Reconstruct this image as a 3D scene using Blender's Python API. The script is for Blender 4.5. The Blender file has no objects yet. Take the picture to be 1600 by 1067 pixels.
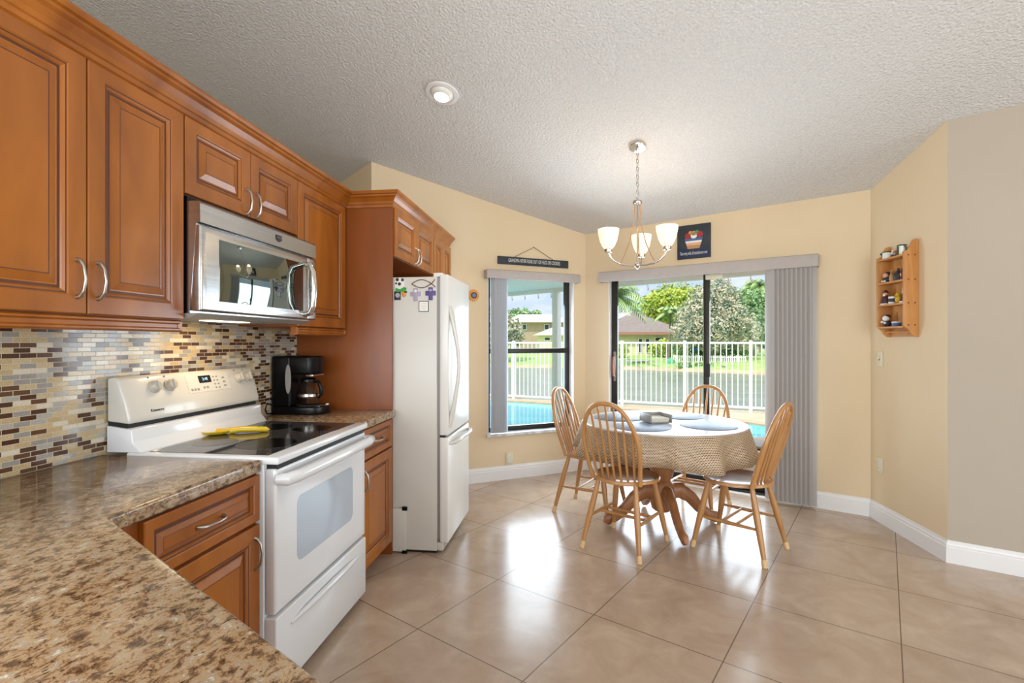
import bpy, bmesh, math, random
from mathutils import Vector, Matrix
import numpy as np
R = math.radians
rnd = random.Random(7)
S = bpy.context.scene
COL = S.collection
# ------------------------------------------------------------------ camera, world, sun, area lights, exposure
CAMH, YAW, FPX = 1.345, 7.3, 780.0
cam = bpy.data.objects.new('camera', bpy.data.cameras.new('camera')); COL.objects.link(cam)
cam.location = (0, 0, CAMH); cam.rotation_euler = (R(90), 0, R(YAW))
cam.data.sensor_width = 36; cam.data.lens = 36 * FPX / 1600; cam.data.clip_start = .05; cam.data.clip_end = 500
S.camera = cam
S.view_settings.view_transform = 'Standard'; S.view_settings.look = 'None'
S.view_settings.gamma = 1; S.view_settings.use_curve_mapping = False
S.view_settings.exposure = -0.1
S.cycles.max_bounces = 8; S.cycles.diffuse_bounces = 4; S.cycles.glossy_bounces = 4
S.cycles.transparent_max_bounces = 16; S.cycles.sample_clamp_indirect = 6
S.cycles.use_denoising = True
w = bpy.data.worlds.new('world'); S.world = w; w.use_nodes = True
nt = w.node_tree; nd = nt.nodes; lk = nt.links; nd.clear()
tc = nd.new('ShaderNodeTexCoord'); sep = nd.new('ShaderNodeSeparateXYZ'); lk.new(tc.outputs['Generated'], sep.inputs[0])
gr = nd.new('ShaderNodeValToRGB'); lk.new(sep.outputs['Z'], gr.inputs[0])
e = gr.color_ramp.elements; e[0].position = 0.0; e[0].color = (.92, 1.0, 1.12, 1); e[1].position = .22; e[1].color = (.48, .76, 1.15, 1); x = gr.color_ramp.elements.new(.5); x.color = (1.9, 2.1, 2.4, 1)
mp = nd.new('ShaderNodeMapping'); mp.inputs['Scale'].default_value = (1, 1, 3.2); lk.new(tc.outputs['Generated'], mp.inputs[0])
cl = nd.new('ShaderNodeTexNoise'); cl.inputs['Scale'].default_value = 5; cl.inputs['Detail'].default_value = 7; cl.inputs['Roughness'].default_value = .6
lk.new(mp.outputs[0], cl.inputs[0])
cr = nd.new('ShaderNodeValToRGB'); cr.color_ramp.elements[0].position = .46; cr.color_ramp.elements[1].position = .66; lk.new(cl.outputs['Fac'], cr.inputs[0])
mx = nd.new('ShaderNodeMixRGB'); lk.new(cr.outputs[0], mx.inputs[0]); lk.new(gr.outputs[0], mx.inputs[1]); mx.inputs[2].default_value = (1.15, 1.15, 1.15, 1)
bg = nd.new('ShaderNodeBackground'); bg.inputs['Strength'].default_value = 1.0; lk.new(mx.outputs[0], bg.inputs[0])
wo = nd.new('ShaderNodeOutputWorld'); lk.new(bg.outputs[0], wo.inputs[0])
def light(name, kind, loc, rot=(0, 0, 0), energy=10, color=(1, 1, 1), size=None, sy=None, spot=None, blend=.5):
    d = bpy.data.lights.new(name, kind); d.energy = energy; d.color = color
    if kind == 'AREA':
        d.shape = 'RECTANGLE'; d.size = size; d.size_y = sy or size
    elif kind == 'SUN': d.angle = R(.6)
    else: d.shadow_soft_size = size or .05
    if kind == 'SPOT': d.spot_size = R(spot); d.spot_blend = blend
    o = bpy.data.objects.new(name, d); COL.objects.link(o); o.location = loc; o.rotation_euler = rot; return o
light('sun', 'SUN', (0, -20, 30), (R(36), 0, R(-25)), 3.6, (1, .95, .86))
# added lamps at door and window, then unseen fill (openings in wall_rear, wall_east)
light('door_daylight', 'AREA', (1.13, 4.93, .95), (R(-90), 0, R(-28)), 68, (.76, .87, 1), 1.7, 1.55)
light('small_window_daylight', 'AREA', (-.53, 5.20, 1.12), (R(-90), 0, R(31.5)), 36, (.76, .87, 1), .85, 1.25)
light('rear_fill', 'AREA', (.3, -3.46, 1.5), (R(98), 0, 0), 215, (.86, .93, 1), 4.2, 2.2)  # fill lamp added in an opening behind the camera
light('side_fill', 'AREA', (5.46, -.9, 1.5), (R(98), 0, R(90)), 135, (.88, .94, 1), 3.0, 2.2)  # second fill lamp, added out of view to light the cabinet fronts

light('kitchen_fill', 'AREA', (-1.78, -.45, 1.52), (R(90), 0, R(-90)), 75, (.92, .97, 1), 1.6, .9)  # unseen lamp added on the kitchen side to brighten the right wall
# ------------------------------------------------------------------ helpers
MW = {}
def tag(o, label=None, cat=None, group=None, kind=None):
    if label: o['label'] = label; o['kind'] = 'thing'
    if cat: o['category'] = cat
    if group: o['group'] = group
    if kind: o['kind'] = kind
    return o
def thing(name, label, cat, loc=(0, 0, 0), rz=0, group=None):
    o = bpy.data.objects.new(name, None); COL.objects.link(o); o.empty_display_size = .1
    o.location = loc; o.rotation_euler = (0, 0, rz)
    MW[o] = Matrix.Translation(loc) @ Matrix.Rotation(rz, 4, 'Z')
    return tag(o, label, cat, group)
class MB:
    def __init__(s): s.v = []; s.f = []; s.mi = []
    def add(s, vs, fs, mi=0):
        n = len(s.v); s.v += [tuple(p) for p in vs]
        for f in fs: s.f.append([i + n for i in f]); s.mi.append(mi)
        return s
    def box(s, a, b, mi=0, mat=None):
        x0, y0, z0 = a; x1, y1, z1 = b
        vs = [(x0, y0, z0), (x1, y0, z0), (x1, y1, z0), (x0, y1, z0), (x0, y0, z1), (x1, y0, z1), (x1, y1, z1), (x0, y1, z1)]
        if mat: vs = [mat @ Vector(v) for v in vs]
        return s.add(vs, [(3, 2, 1, 0), (4, 5, 6, 7), (0, 1, 5, 4), (1, 2, 6, 5), (2, 3, 7, 6), (3, 0, 4, 7)], mi)
    def prism(s, poly, z0, z1, mi=0, mat=None):
        n = len(poly)
        ar = sum(poly[i][0] * poly[(i + 1) % n][1] - poly[(i + 1) % n][0] * poly[i][1] for i in range(n))
        if ar < 0: poly = poly[::-1]
        f0 = z0 if callable(z0) else (lambda x, y: z0); f1 = z1 if callable(z1) else (lambda x, y: z1)
        vs = [(x, y, f0(x, y)) for x, y in poly] + [(x, y, f1(x, y)) for x, y in poly]
        if mat: vs = [mat @ Vector(v) for v in vs]
        return s.add(vs, [tuple(range(n - 1, -1, -1)), tuple(range(n, 2 * n))] + [(i, (i + 1) % n, n + (i + 1) % n, n + i) for i in range(n)], mi)
    def tube(s, pts, rad, n=8, mi=0, caps=True, flat=None):
        pts = [Vector(p) for p in pts]; m = len(pts)
        rr = rad if isinstance(rad, (list, tuple)) else [rad] * m
        vs = []; fs = []; up = None
        for i, p in enumerate(pts):
            t = (pts[min(i + 1, m - 1)] - pts[max(i - 1, 0)])
            if t.length < 1e-9: t = Vector((0, 0, 1))
            t.normalize()
            if up is None:
                up = Vector((0, 0, 1)) if abs(t.z) < .9 else Vector((1, 0, 0))
            a = t.cross(up)
            if a.length < 1e-6: a = t.cross(Vector((0, 1, 0)))
            a.normalize(); b = a.cross(t).normalized(); up = b
            for k in range(n):
                g = 2 * math.pi * k / n
                q = p + a * math.cos(g) * rr[i] * (flat or 1) + b * math.sin(g) * rr[i]
                vs.append(q)
        for i in range(m - 1):
            for k in range(n):
                k2 = (k + 1) % n
                fs.append((i * n + k, i * n + k2, (i + 1) * n + k2, (i + 1) * n + k))
        if caps: fs += [tuple(range(n - 1, -1, -1)), tuple(range((m - 1) * n, m * n))]
        return s.add(vs, fs, mi)
    def lathe(s, prof, n=24, c=(0, 0, 0), mat=None, mi=0, sx=1, sy=1):
        vs = []; fs = []; m = len(prof)
        for r, z in prof:
            for k in range(n):
                g = 2 * math.pi * k / n
                vs.append(Vector((c[0] + r * math.cos(g) * sx, c[1] + r * math.sin(g) * sy, c[2] + z)))
        if mat: vs = [mat @ v for v in vs]
        for i in range(m - 1):
            for k in range(n):
                k2 = (k + 1) % n
                fs.append((i * n + k, i * n + k2, (i + 1) * n + k2, (i + 1) * n + k))
        if prof[0][0] > 1e-6: fs.append(tuple(range(n - 1, -1, -1)))
        if prof[-1][0] > 1e-6: fs.append(tuple(range((m - 1) * n, m * n)))
        return s.add(vs, fs, mi)
    def ball(s, c, r, n=12, mi=0, sc=(1, 1, 1)):
        vs = []; fs = []; m = n // 2
        for i in range(m + 1):
            t = math.pi * i / m
            for k in range(n):
                g = 2 * math.pi * k / n
                vs.append((c[0] + r * sc[0] * math.sin(t) * math.cos(g), c[1] + r * sc[1] * math.sin(t) * math.sin(g), c[2] - r * sc[2] * math.cos(t)))
        for i in range(m):
            for k in range(n): fs.append((i * n + k, i * n + (k + 1) % n, (i + 1) * n + (k + 1) % n, (i + 1) * n + k))
        return s.add(vs, fs, mi)
    def rings(s, o, u, v, n, w, h, prof, mi=0, dark=()):
        """door or panel: rectangular rings (inset, depth along n), the last one filled"""
        o, u, v, n = map(Vector, (o, u, v, n)); vs = []; fs = []
        for ins, d in prof:
            for a, b in ((ins, ins), (w - ins, ins), (w - ins, h - ins), (ins, h - ins)): vs.append(o + u * a + v * b + n * d)
        m = len(prof)
        for i in range(m - 1):
            for k in range(4): fs.append((i * 4 + k, i * 4 + (k + 1) % 4, (i + 1) * 4 + (k + 1) % 4, (i + 1) * 4 + k))
        fs.append((m * 4 - 4, m * 4 - 3, m * 4 - 2, m * 4 - 1)); fs.append((3, 2, 1, 0))
        s.add(vs, fs, mi)
        for i in range(m - 1):
            if i in dark:
                for k in range(4): s.mi[len(s.mi) - len(fs) + i * 4 + k] = 1
        return s
    def build(s, name, mat, parent=None, world=True, smooth=None, bevel=0, seg=2, weld=False):
        me = bpy.data.meshes.new(name); vs = s.v
        if parent is not None and world:
            im = MW[parent].inverted(); vs = [tuple(im @ Vector(p)) for p in vs]
        me.from_pydata(vs, [], s.f)
        mats = mat if isinstance(mat, (list, tuple)) else [mat]
        for m in mats: me.materials.append(m)
        me.polygons.foreach_set('material_index', s.mi)
        b = bmesh.new(); b.from_mesh(me)
        if weld or smooth: bmesh.ops.remove_doubles(b, verts=b.verts, dist=1e-6)
        bmesh.ops.recalc_face_normals(b, faces=b.faces) if not getattr(s, 'keep', False) else None
        if bevel:
            ed = [x for x in b.edges if len(x.link_faces) == 2 and x.calc_face_angle(0) > R(35)]
            bmesh.ops.bevel(b, geom=ed, offset=bevel, segments=seg, profile=.5, affect='EDGES', clamp_overlap=True)
        b.to_mesh(me); b.free()
        if smooth or bevel:
            me.polygons.foreach_set('use_smooth', [True] * len(me.polygons)); me.set_sharp_from_angle(angle=R(smooth or 40))
        me.update()
        o = bpy.data.objects.new(name, me); COL.objects.link(o)
        if parent is not None: o.parent = parent; MW[o] = MW[parent]
        else: MW[o] = Matrix.Identity(4)
        return o
def bx(name, a, b, mat, parent=None, bevel=0, seg=2): return MB().box(a, b).build(name, mat, parent, bevel=bevel, seg=seg)
def dup(root, loc, rz, label=None):
    r = root.copy(); COL.objects.link(r); r.location = loc; r.rotation_euler = (0, 0, rz)
    if label: r['label'] = label
    for ch in root.children:
        c = ch.copy(); COL.objects.link(c); c.parent = r
        for g in ch.children:
            d = g.copy(); COL.objects.link(d); d.parent = c
    return r
def text(name, body, size, mat, parent, mtx, extr=.0006, sx=1, align='CENTER'):
    cu = bpy.data.curves.new(name, 'FONT'); cu.body = body; cu.size = size; cu.extrude = extr; cu.align_x = align; cu.align_y = 'CENTER'
    t = bpy.data.objects.new('tmp_text', cu); COL.objects.link(t)
    me = bpy.data.meshes.new_from_object(t.evaluated_get(bpy.context.evaluated_depsgraph_get()))
    bpy.data.objects.remove(t)
    me.transform((MW[parent].inverted() if parent else Matrix.Identity(4)) @ mtx @ Matrix.Diagonal((sx, 1, 1, 1))); me.materials.clear(); me.materials.append(mat)
    o = bpy.data.objects.new(name, me); COL.objects.link(o); o.parent = parent; MW[o] = MW[parent]; return o
def frame(o, u, v):   # matrix with local x=u, y=v, z=u x v
    u = Vector(u).normalized(); v = Vector(v).normalized(); n = u.cross(v)
    return Matrix(((u.x, v.x, n.x, o[0]), (u.y, v.y, n.y, o[1]), (u.z, v.z, n.z, o[2]), (0, 0, 0, 1)))
AX = Vector((-math.sin(R(YAW)), math.cos(R(YAW)), 0)); RX = Vector((math.cos(R(YAW)), math.sin(R(YAW)), 0))
def W(px, d): v = AX * d + RX * ((px - 800) * d / FPX); return (v.x, v.y)
def Z(py, d): return CAMH - (py - 533) * d / FPX

# ------------------------------------------------------------------ materials
def lin(c):
    if isinstance(c, str): c = tuple(int(c[i:i + 2], 16) / 255 for i in (0, 2, 4))
    return tuple((x / 12.92 if x <= .04045 else ((x + .055) / 1.055) ** 2.4) for x in c) + (1,)
def base(name, col='808080', rough=.5, metal=0, **kw):
    m = bpy.data.materials.new(name); m.use_nodes = True; p = m.node_tree.nodes['Principled BSDF']
    p.inputs['Base Color'].default_value = lin(col); p.inputs['Roughness'].default_value = rough; p.inputs['Metallic'].default_value = metal
    for k, v in kw.items(): p.inputs[k.replace('_', ' ')].default_value = v
    return m
def noisy(name, c1, c2, scale=8, rough=.5, metal=0, bump=0, bscale=None, stretch=(1, 1, 1), detail=4, lo=.35, hi=.65, dist=0, bdist=.002, **kw):
    m = base(name, c1, rough, metal, **kw); t = m.node_tree; N = t.nodes; L = t.links; p = N['Principled BSDF']
    tc = N.new('ShaderNodeTexCoord'); mp = N.new('ShaderNodeMapping'); mp.inputs['Scale'].default_value = stretch; L.new(tc.outputs['Object'], mp.inputs[0])
    n = N.new('ShaderNodeTexNoise'); n.inputs['Scale'].default_value = scale; n.inputs['Detail'].default_value = detail; n.inputs['Distortion'].default_value = dist; L.new(mp.outputs[0], n.inputs[0])
    r = N.new('ShaderNodeValToRGB'); r.color_ramp.elements[0].position = lo; r.color_ramp.elements[1].position = hi
    r.color_ramp.elements[0].color = lin(c1); r.color_ramp.elements[1].color = lin(c2)
    L.new(n.outputs['Fac'], r.inputs[0]); L.new(r.outputs[0], p.inputs['Base Color'])
    if bump:
        n2 = n
        if bscale:
            n2 = N.new('ShaderNodeTexNoise'); n2.inputs['Scale'].default_value = bscale; n2.inputs['Detail'].default_value = 3; L.new(mp.outputs[0], n2.inputs[0])
        b = N.new('ShaderNodeBump'); b.inputs['Strength'].default_value = bump; b.inputs['Distance'].default_value = bdist; L.new(n2.outputs['Fac'], b.inputs['Height']); L.new(b.outputs[0], p.inputs['Normal'])
    return m
def ramp_mat(m, fac_out, stops, interp='CONSTANT'):
    N = m.node_tree.nodes; r = N.new('ShaderNodeValToRGB'); r.color_ramp.interpolation = interp
    el = r.color_ramp.elements
    while len(el) > 1: el.remove(el[-1])
    el[0].position = stops[0][0]; el[0].color = lin(stops[0][1])
    for p, c in stops[1:]: x = el.new(p); x.color = lin(c)
    m.node_tree.links.new(fac_out, r.inputs[0]); return r
M = {}
M['walltaupe'] = noisy('taupe_wall', 'b4a999', 'b0a595', 1.2, .75, bump=.08, bscale=90)  # greyer tone, kept for the far right wall
M['wall'] = noisy('wall_paint', 'e0ccab', 'dcc8a6', 1.2, .75, bump=.08, bscale=90)
M['ceil'] = noisy('ceiling_popcorn', 'dcdbd8', 'cfcecb', 80, .9, bump=1.0, bscale=70, bdist=.012)
M['white'] = base('white_trim', 'e9e9e8', .35)
M['cab'] = noisy('cabinet_wood', '84470f', 'ad661f', 1.7, .27, stretch=(3, 3, .9), detail=8, dist=.5, lo=.30, hi=.70, Coat_Weight=.12, Coat_Roughness=.12)
M['glaze'] = noisy('cabinet_groove_glaze', '4f2711', '5a2e14', 4, .45)
M['cabdark'] = noisy('cabinet_panel_wood', '7e4116', '8a4a1b', 2.5, .35, stretch=(3, 3, .5), detail=6, dist=.4)
M['oak'] = noisy('oak_wood', 'ab7944', 'bf8d57', 5, .32, stretch=(4, 4, .7), detail=6, dist=.5, lo=.25, hi=.75, Coat_Weight=.2)
M['tablewood'] = noisy('table_oak_wood', '96623a', 'a8744a', 5, .35, stretch=(4, 4, .7), detail=6)
M['pine'] = noisy('pine_wood', 'bd8144', 'cd9353', 5, .45, stretch=(5, 5, .8), detail=5, dist=.7)
M['knot'] = base('wood_plug', '7a4420', .5)
M['nickel'] = base('brushed_nickel', 'b9b4ac', .28, 1)
M['chrome'] = base('polished_nickel', 'd2cec8', .16, 1)
M['steel'] = noisy('stainless_steel', 'b8b9ba', 'c4c5c6', 3, .24, 1, stretch=(1, 1, 60))
M['black'] = base('black_plastic', '07080a', .28, Specular_IOR_Level=.25)
M['blackgloss'] = base('black_glass', '08090a', .05)
M['mirrorglass'] = base('microwave_window_glass', '76807c', .03, 1)
M['ovenglass'] = base('oven_window_glass', 'aebac6', .07)
M['knob'] = base('knob_plastic', 'b9b3a6', .3)
M['app'] = base('white_enamel', 'dfe1e3', .16, Coat_Weight=.3)
M['bisque'] = base('bisque_enamel', 'd3cfc5', .2, Coat_Weight=.3)
M['fridge'] = noisy('fridge_enamel', 'd3cfc6', 'd0ccc3', 3, .32, bump=.05, bscale=300)
M['fdoor'] = noisy('fridge_door_enamel', 'e4e2dc', 'e2e0da', 3, .25, bump=.04, bscale=300)
M['grey'] = base('grey_plastic', '8f8d8a', .4)
M['dark'] = base('dark_gap', '17181a', .6)
M['bronze'] = base('bronze_aluminium', '33332f', .35, .5)
M['vinyl'] = noisy('blind_vinyl', 'b3aba6', 'afa7a2', 20, .55)
def translucent(name, col, k):
    m = base(name, col, .5); N = m.node_tree.nodes; L = m.node_tree.links; tr = N.new('ShaderNodeBsdfTranslucent'); tr.inputs[0].default_value = lin(col); mx = N.new('ShaderNodeMixShader'); mx.inputs[0].default_value = k
    L.new(N['Principled BSDF'].outputs[0], mx.inputs[1]); L.new(tr.outputs[0], mx.inputs[2]); L.new(mx.outputs[0], N['Material Output'].inputs[0]); return m
M['vane'] = translucent('blind_vane_vinyl', 'c8c3bf', .35); M['vinylblue'] = translucent('pale_blind_vane_vinyl', 'd3d8de', .5)
M['ivory'] = base('ivory_plastic', 'd9d2b6', .4)
M['slot'] = base('outlet_slot', '6a6557', .6)
M['yellow'] = base('yellow_glaze', 'c9a820', .2)
M['purple'] = base('purple_paint', '5a4a86', .5); M['lilac'] = base('lilac_paint', 'a9a0b4', .5)
M['brown'] = base('brown_paint', '7b5636', .5); M['tan'] = base('tan_paint', 'b58a58', .5)
M['green'] = base('green_paint', '3c9a3c', .5); M['dgreen'] = base('dark_green_glaze', '1f4a38', .25)
M['orange'] = base('orange_paint', 'd8902c', .5); M['wht'] = base('white_glaze', 'e6e6de', .25)
M['pink'] = base('skin_glaze', 'd8a58a', .4); M['maroon'] = base('maroon_glaze', '4a2430', .35)
M['blue'] = base('blue_glaze', '4a6a9a', .3); M['charc'] = base('charcoal_paint', '2c2c30', .5)
M['slate'] = noisy('slate_board', '2b3036', '343a40', 12, .7); M['navy'] = base('navy_paint', '1d2a4e', .6)
M['red'] = base('red_paint', 'a02830', .5); M['chalk'] = base('chalk_white', 'd8d8d4', .7)
M['string'] = base('jute_string', '7d6a48', .8)
M['paper'] = base('paper_napkin', 'e0dccf', .8)
M['felt'] = base('felt_cap', 'd9b98a', .8)
M['alum'] = base('white_aluminium', 'f3f0ea', .4)
M['stucco'] = noisy('house_stucco', 'e6dcb8', 'dfd4ac', 2, .85)
M['stucco2'] = noisy('tan_stucco', 'b9a48c', 'b29c84', 2, .85)
M['roof'] = noisy('shingle_roof', '8d8079', '7d7069', 3, .8, stretch=(1, 1, 4)); M['roofw'] = base('pale_roof', 'dcdad6', .7)
M['fascia'] = base('red_brown_fascia', 'b27d70', .6); M['winglass'] = base('house_window', '3a4450', .15)
M['paver'] = noisy('pool_deck_paver', 'd3b79d', 'c6a88c', 3, .75, bump=.1, bscale=40)
M['coping'] = noisy('pool_coping', 'd1ab8e', 'c29a7c', 6, .7)
M['grass'] = noisy('lawn_grass', '8fab5c', 'a6bd70', 1.5, .9, bump=.3, bscale=20)
M['bank'] = noisy('sandy_bank', 'c3ae8c', 'a89a74', 1, .9)
M['pool'] = noisy('pool_water', '2fbcc4', '55d2d8', 1.3, .08, bump=.15, bscale=5, bdist=.02)
M['lake'] = noisy('lake_water', '6f786f', '878e84', .5, .22, bump=.5, bscale=3, stretch=(1, 2.5, 1), bdist=.08)
def leafmat(n, a, b): return noisy(n, a, b, 1.6, .6, detail=6, lo=.4, hi=.6)
M['leafA'] = leafmat('silver_green_leaf', '7c9478', 'ddd2b4'); M['leafB'] = leafmat('yellow_green_leaf', '93ae3c', 'cdd65e')
M['leafC'] = leafmat('deep_green_leaf', '628c5a', 'a0be7c'); M['palm'] = leafmat('palm_frond', '7fa05a', 'b2c888'); M['bark'] = noisy('palm_bark', '94877a', '7b6f62', 6, .9)
M['playgreen'] = base('green_plastic', '4fae7c', .4); M['playblue'] = base('blue_plastic', '4aa3d8', .4)
# glass pane: clear with a mirror sheen at grazing angles
g = bpy.data.materials.new('window_glass'); g.use_nodes = True; t = g.node_tree; t.nodes.clear()
tr = t.nodes.new('ShaderNodeBsdfTransparent'); gl = t.nodes.new('ShaderNodeBsdfGlossy'); gl.inputs['Roughness'].default_value = .02
fr = t.nodes.new('ShaderNodeFresnel'); fr.inputs[0].default_value = 1.12; mxs = t.nodes.new('ShaderNodeMixShader'); ou = t.nodes.new('ShaderNodeOutputMaterial')
tr.inputs[0].default_value = (.97, .985, .98, 1)
t.links.new(fr.outputs[0], mxs.inputs[0]); t.links.new(tr.outputs[0], mxs.inputs[1]); t.links.new(gl.outputs[0], mxs.inputs[2]); t.links.new(mxs.outputs[0], ou.inputs[0]); M['glass'] = g
M['carafe'] = base('carafe_glass', 'ffffff', .02, Transmission_Weight=1.0, IOR=1.2)
def emit(name, col, st):
    m = base(name, col, .4); p = m.node_tree.nodes['Principled BSDF']; p.inputs['Emission Color'].default_value = lin(col); p.inputs['Emission Strength'].default_value = st; return m
M['shade'] = emit('lit_opal_glass', 'ffe9c8', .75); M['lamp'] = emit('lit_bulb', 'fff2da', 6); M['lcd'] = emit('clock_display', '9fd0e8', .5)
# granite
m = base('granite', 'a08060', .14); M['granite'] = m; N = m.node_tree.nodes; L = m.node_tree.links; p = N['Principled BSDF']
tc = N.new('ShaderNodeTexCoord'); mp = N.new('ShaderNodeMapping'); mp.inputs['Rotation'].default_value = (0, 0, R(25)); mp.inputs['Scale'].default_value = (1, .72, 1); L.new(tc.outputs['Object'], mp.inputs[0])
n1 = N.new('ShaderNodeTexNoise'); n1.inputs['Scale'].default_value = 48; n1.inputs['Detail'].default_value = 10; n1.inputs['Roughness'].default_value = .8; n1.inputs['Distortion'].default_value = .35; L.new(mp.outputs[0], n1.inputs[0])
r1 = ramp_mat(m, n1.outputs['Fac'], [(.37, '1a1412'), (.43, '4a3424'), (.465, '785a3f'), (.50, 'a07e5a'), (.54, 'bb9f79'), (.575, '867b70'), (.61, 'c6b8a0'), (.68, 'e2dacb')], 'LINEAR')
n2 = N.new('ShaderNodeTexNoise'); n2.inputs['Scale'].default_value = 16; n2.inputs['Detail'].default_value = 6; n2.inputs['Roughness'].default_value = .6; L.new(mp.outputs[0], n2.inputs[0])
r2 = ramp_mat(m, n2.outputs['Fac'], [(.36, '6b4c34'), (.5, '9b8468'), (.66, 'cdbfa8')], 'LINEAR')
mxx = N.new('ShaderNodeMixRGB'); mxx.inputs[0].default_value = .22; L.new(r1.outputs[0], mxx.inputs[1]); L.new(r2.outputs[0], mxx.inputs[2])
n3 = N.new('ShaderNodeTexVoronoi'); n3.inputs['Scale'].default_value = 260; L.new(mp.outputs[0], n3.inputs[0])
r3 = ramp_mat(m, n3.outputs['Color'], [(0, '1d1715'), (.09, 'ffffff')]); mx3 = N.new('ShaderNodeMixRGB'); mx3.blend_type = 'MULTIPLY'; mx3.inputs[0].default_value = .75; L.new(mxx.outputs[0], mx3.inputs[1]); L.new(r3.outputs[0], mx3.inputs[2]); L.new(mx3.outputs[0], p.inputs['Base Color'])
# mosaic backsplash: pattern in the (y, z) plane
m = base('mosaic_tile', 'a09070', .1); M['mosaic'] = m; N = m.node_tree.nodes; L = m.node_tree.links; p = N['Principled BSDF']
tc = N.new('ShaderNodeTexCoord'); sx = N.new('ShaderNodeSeparateXYZ'); cx = N.new('ShaderNodeCombineXYZ'); L.new(tc.outputs['Object'], sx.inputs[0]); L.new(sx.outputs['Y'], cx.inputs['X']); L.new(sx.outputs['Z'], cx.inputs['Y'])
def brick(N, L, vec, bw, bh, mort, off, c1=(0, 0, 0, 1), c2=(1, 1, 1, 1)):
    b = N.new('ShaderNodeTexBrick'); b.inputs['Scale'].default_value = 1; b.inputs['Brick Width'].default_value = bw; b.inputs['Row Height'].default_value = bh
    b.inputs['Mortar Size'].default_value = mort; b.inputs['Mortar Smooth'].default_value = .1; b.offset = off; b.squash = 1
    b.inputs['Color1'].default_value = c1; b.inputs['Color2'].default_value = c2; b.inputs['Mortar'].default_value = (.5, .5, .5, 1); L.new(vec, b.inputs['Vector']); return b
b = brick(N, L, cx.outputs[0], .052, .0172, .0012, .37)
r = ramp_mat(m, b.outputs['Color'], [(0, '4a2c1c'), (.17, 'b8a27a'), (.34, '94908a'), (.5, 'cfc6b2'), (.62, 'bfab86'), (.74, 'a8a49c'), (.86, '5c3e2a')])
sp = N.new('ShaderNodeTexNoise'); sp.inputs['Scale'].default_value = 260; sp.inputs['Detail'].default_value = 2; L.new(tc.outputs['Object'], sp.inputs[0])
ov = N.new('ShaderNodeMixRGB'); ov.blend_type = 'OVERLAY'; ov.inputs[0].default_value = .35; L.new(r.outputs[0], ov.inputs[1]); L.new(sp.outputs['Fac'], ov.inputs[2])
mm = N.new('ShaderNodeMixRGB'); L.new(b.outputs['Fac'], mm.inputs[0]); L.new(ov.outputs[0], mm.inputs[1]); mm.inputs[2].default_value = lin('c2b69c'); L.new(mm.outputs[0], p.inputs['Base Color'])
rr = N.new('ShaderNodeMapRange'); L.new(b.outputs['Fac'], rr.inputs[0]); rr.inputs[3].default_value = .1; rr.inputs[4].default_value = .8; L.new(rr.outputs[0], p.inputs['Roughness'])
bu = N.new('ShaderNodeBump'); bu.invert = True; bu.inputs['Strength'].default_value = .6; bu.inputs['Distance'].default_value = .002; L.new(b.outputs['Fac'], bu.inputs['Height']); L.new(bu.outputs[0], p.inputs['Normal'])
# floor tile laid on the diagonal
m = base('floor_tile', 'b59a80', .2); M['floor'] = m; N = m.node_tree.nodes; L = m.node_tree.links; p = N['Principled BSDF']
TS, TA = .603, R(29.5); P0 = (.402, 2.62)
d0 = (CAMH * FPX / (959.8 - 533)); P0 = W(928, d0)
tc = N.new('ShaderNodeTexCoord'); mp = N.new('ShaderNodeMapping'); mp.inputs['Scale'].default_value = (1 / TS,) * 3; mp.inputs['Rotation'].default_value = (0, 0, TA)
q = Matrix.Rotation(TA, 2) @ Vector(P0) / TS; mp.inputs['Location'].default_value = (20 - q.x, 20 - q.y, 0); L.new(tc.outputs['Object'], mp.inputs[0])
b = brick(N, L, mp.outputs[0], 1, 1, .0045, 0, (.42, .42, .42, 1), (.58, .58, .58, 1))
n1 = N.new('ShaderNodeTexNoise'); n1.inputs['Scale'].default_value = 5; n1.inputs['Detail'].default_value = 8; n1.inputs['Roughness'].default_value = .65; n1.inputs['Distortion'].default_value = .6; L.new(tc.outputs['Object'], n1.inputs[0])
r = ramp_mat(m, n1.outputs['Fac'], [(.3, 'a9917c'), (.5, 'b49e8a'), (.7, 'bfab97')], 'LINEAR')
ov = N.new('ShaderNodeMixRGB'); ov.blend_type = 'OVERLAY'; ov.inputs[0].default_value = .3; L.new(r.outputs[0], ov.inputs[1]); L.new(b.outputs['Color'], ov.inputs[2])
mm = N.new('ShaderNodeMixRGB'); L.new(b.outputs['Fac'], mm.inputs[0]); L.new(ov.outputs[0], mm.inputs[1]); mm.inputs[2].default_value = lin('6f5c4a'); L.new(mm.outputs[0], p.inputs['Base Color'])
bu = N.new('ShaderNodeBump'); bu.invert = True; bu.inputs['Strength'].default_value = .4; bu.inputs['Distance'].default_value = .003; L.new(b.outputs['Fac'], bu.inputs['Height']); L.new(bu.outputs[0], p.inputs['Normal'])
# tablecloth and placemat weaves
def weave(name, c1, c2, sc, rough, bump=.3):
    m = base(name, c1, rough); N = m.node_tree.nodes; L = m.node_tree.links; p = N['Principled BSDF']
    tc = N.new('ShaderNodeTexCoord'); b = brick(N, L, tc.outputs['UV'], sc, sc * .62, sc * .11, .5, lin(c1), lin(c2)); b.inputs['Mortar'].default_value = lin('d6c2a2'); L.new(b.outputs['Color'], p.inputs['Base Color'])
    bu = N.new('ShaderNodeBump'); bu.invert = True; bu.inputs['Strength'].default_value = bump; bu.inputs['Distance'].default_value = .002; L.new(b.outputs['Fac'], bu.inputs['Height']); L.new(bu.outputs[0], p.inputs['Normal']); return m
M['cloth'] = weave('woven_tablecloth', '573a27', '7a5840', .0155, .5)
M['clothtop'] = base('tablecloth_vinyl_glare', 'cfcfd2', .22)  # window glare on the patterned vinyl is put into this pale colour
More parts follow.
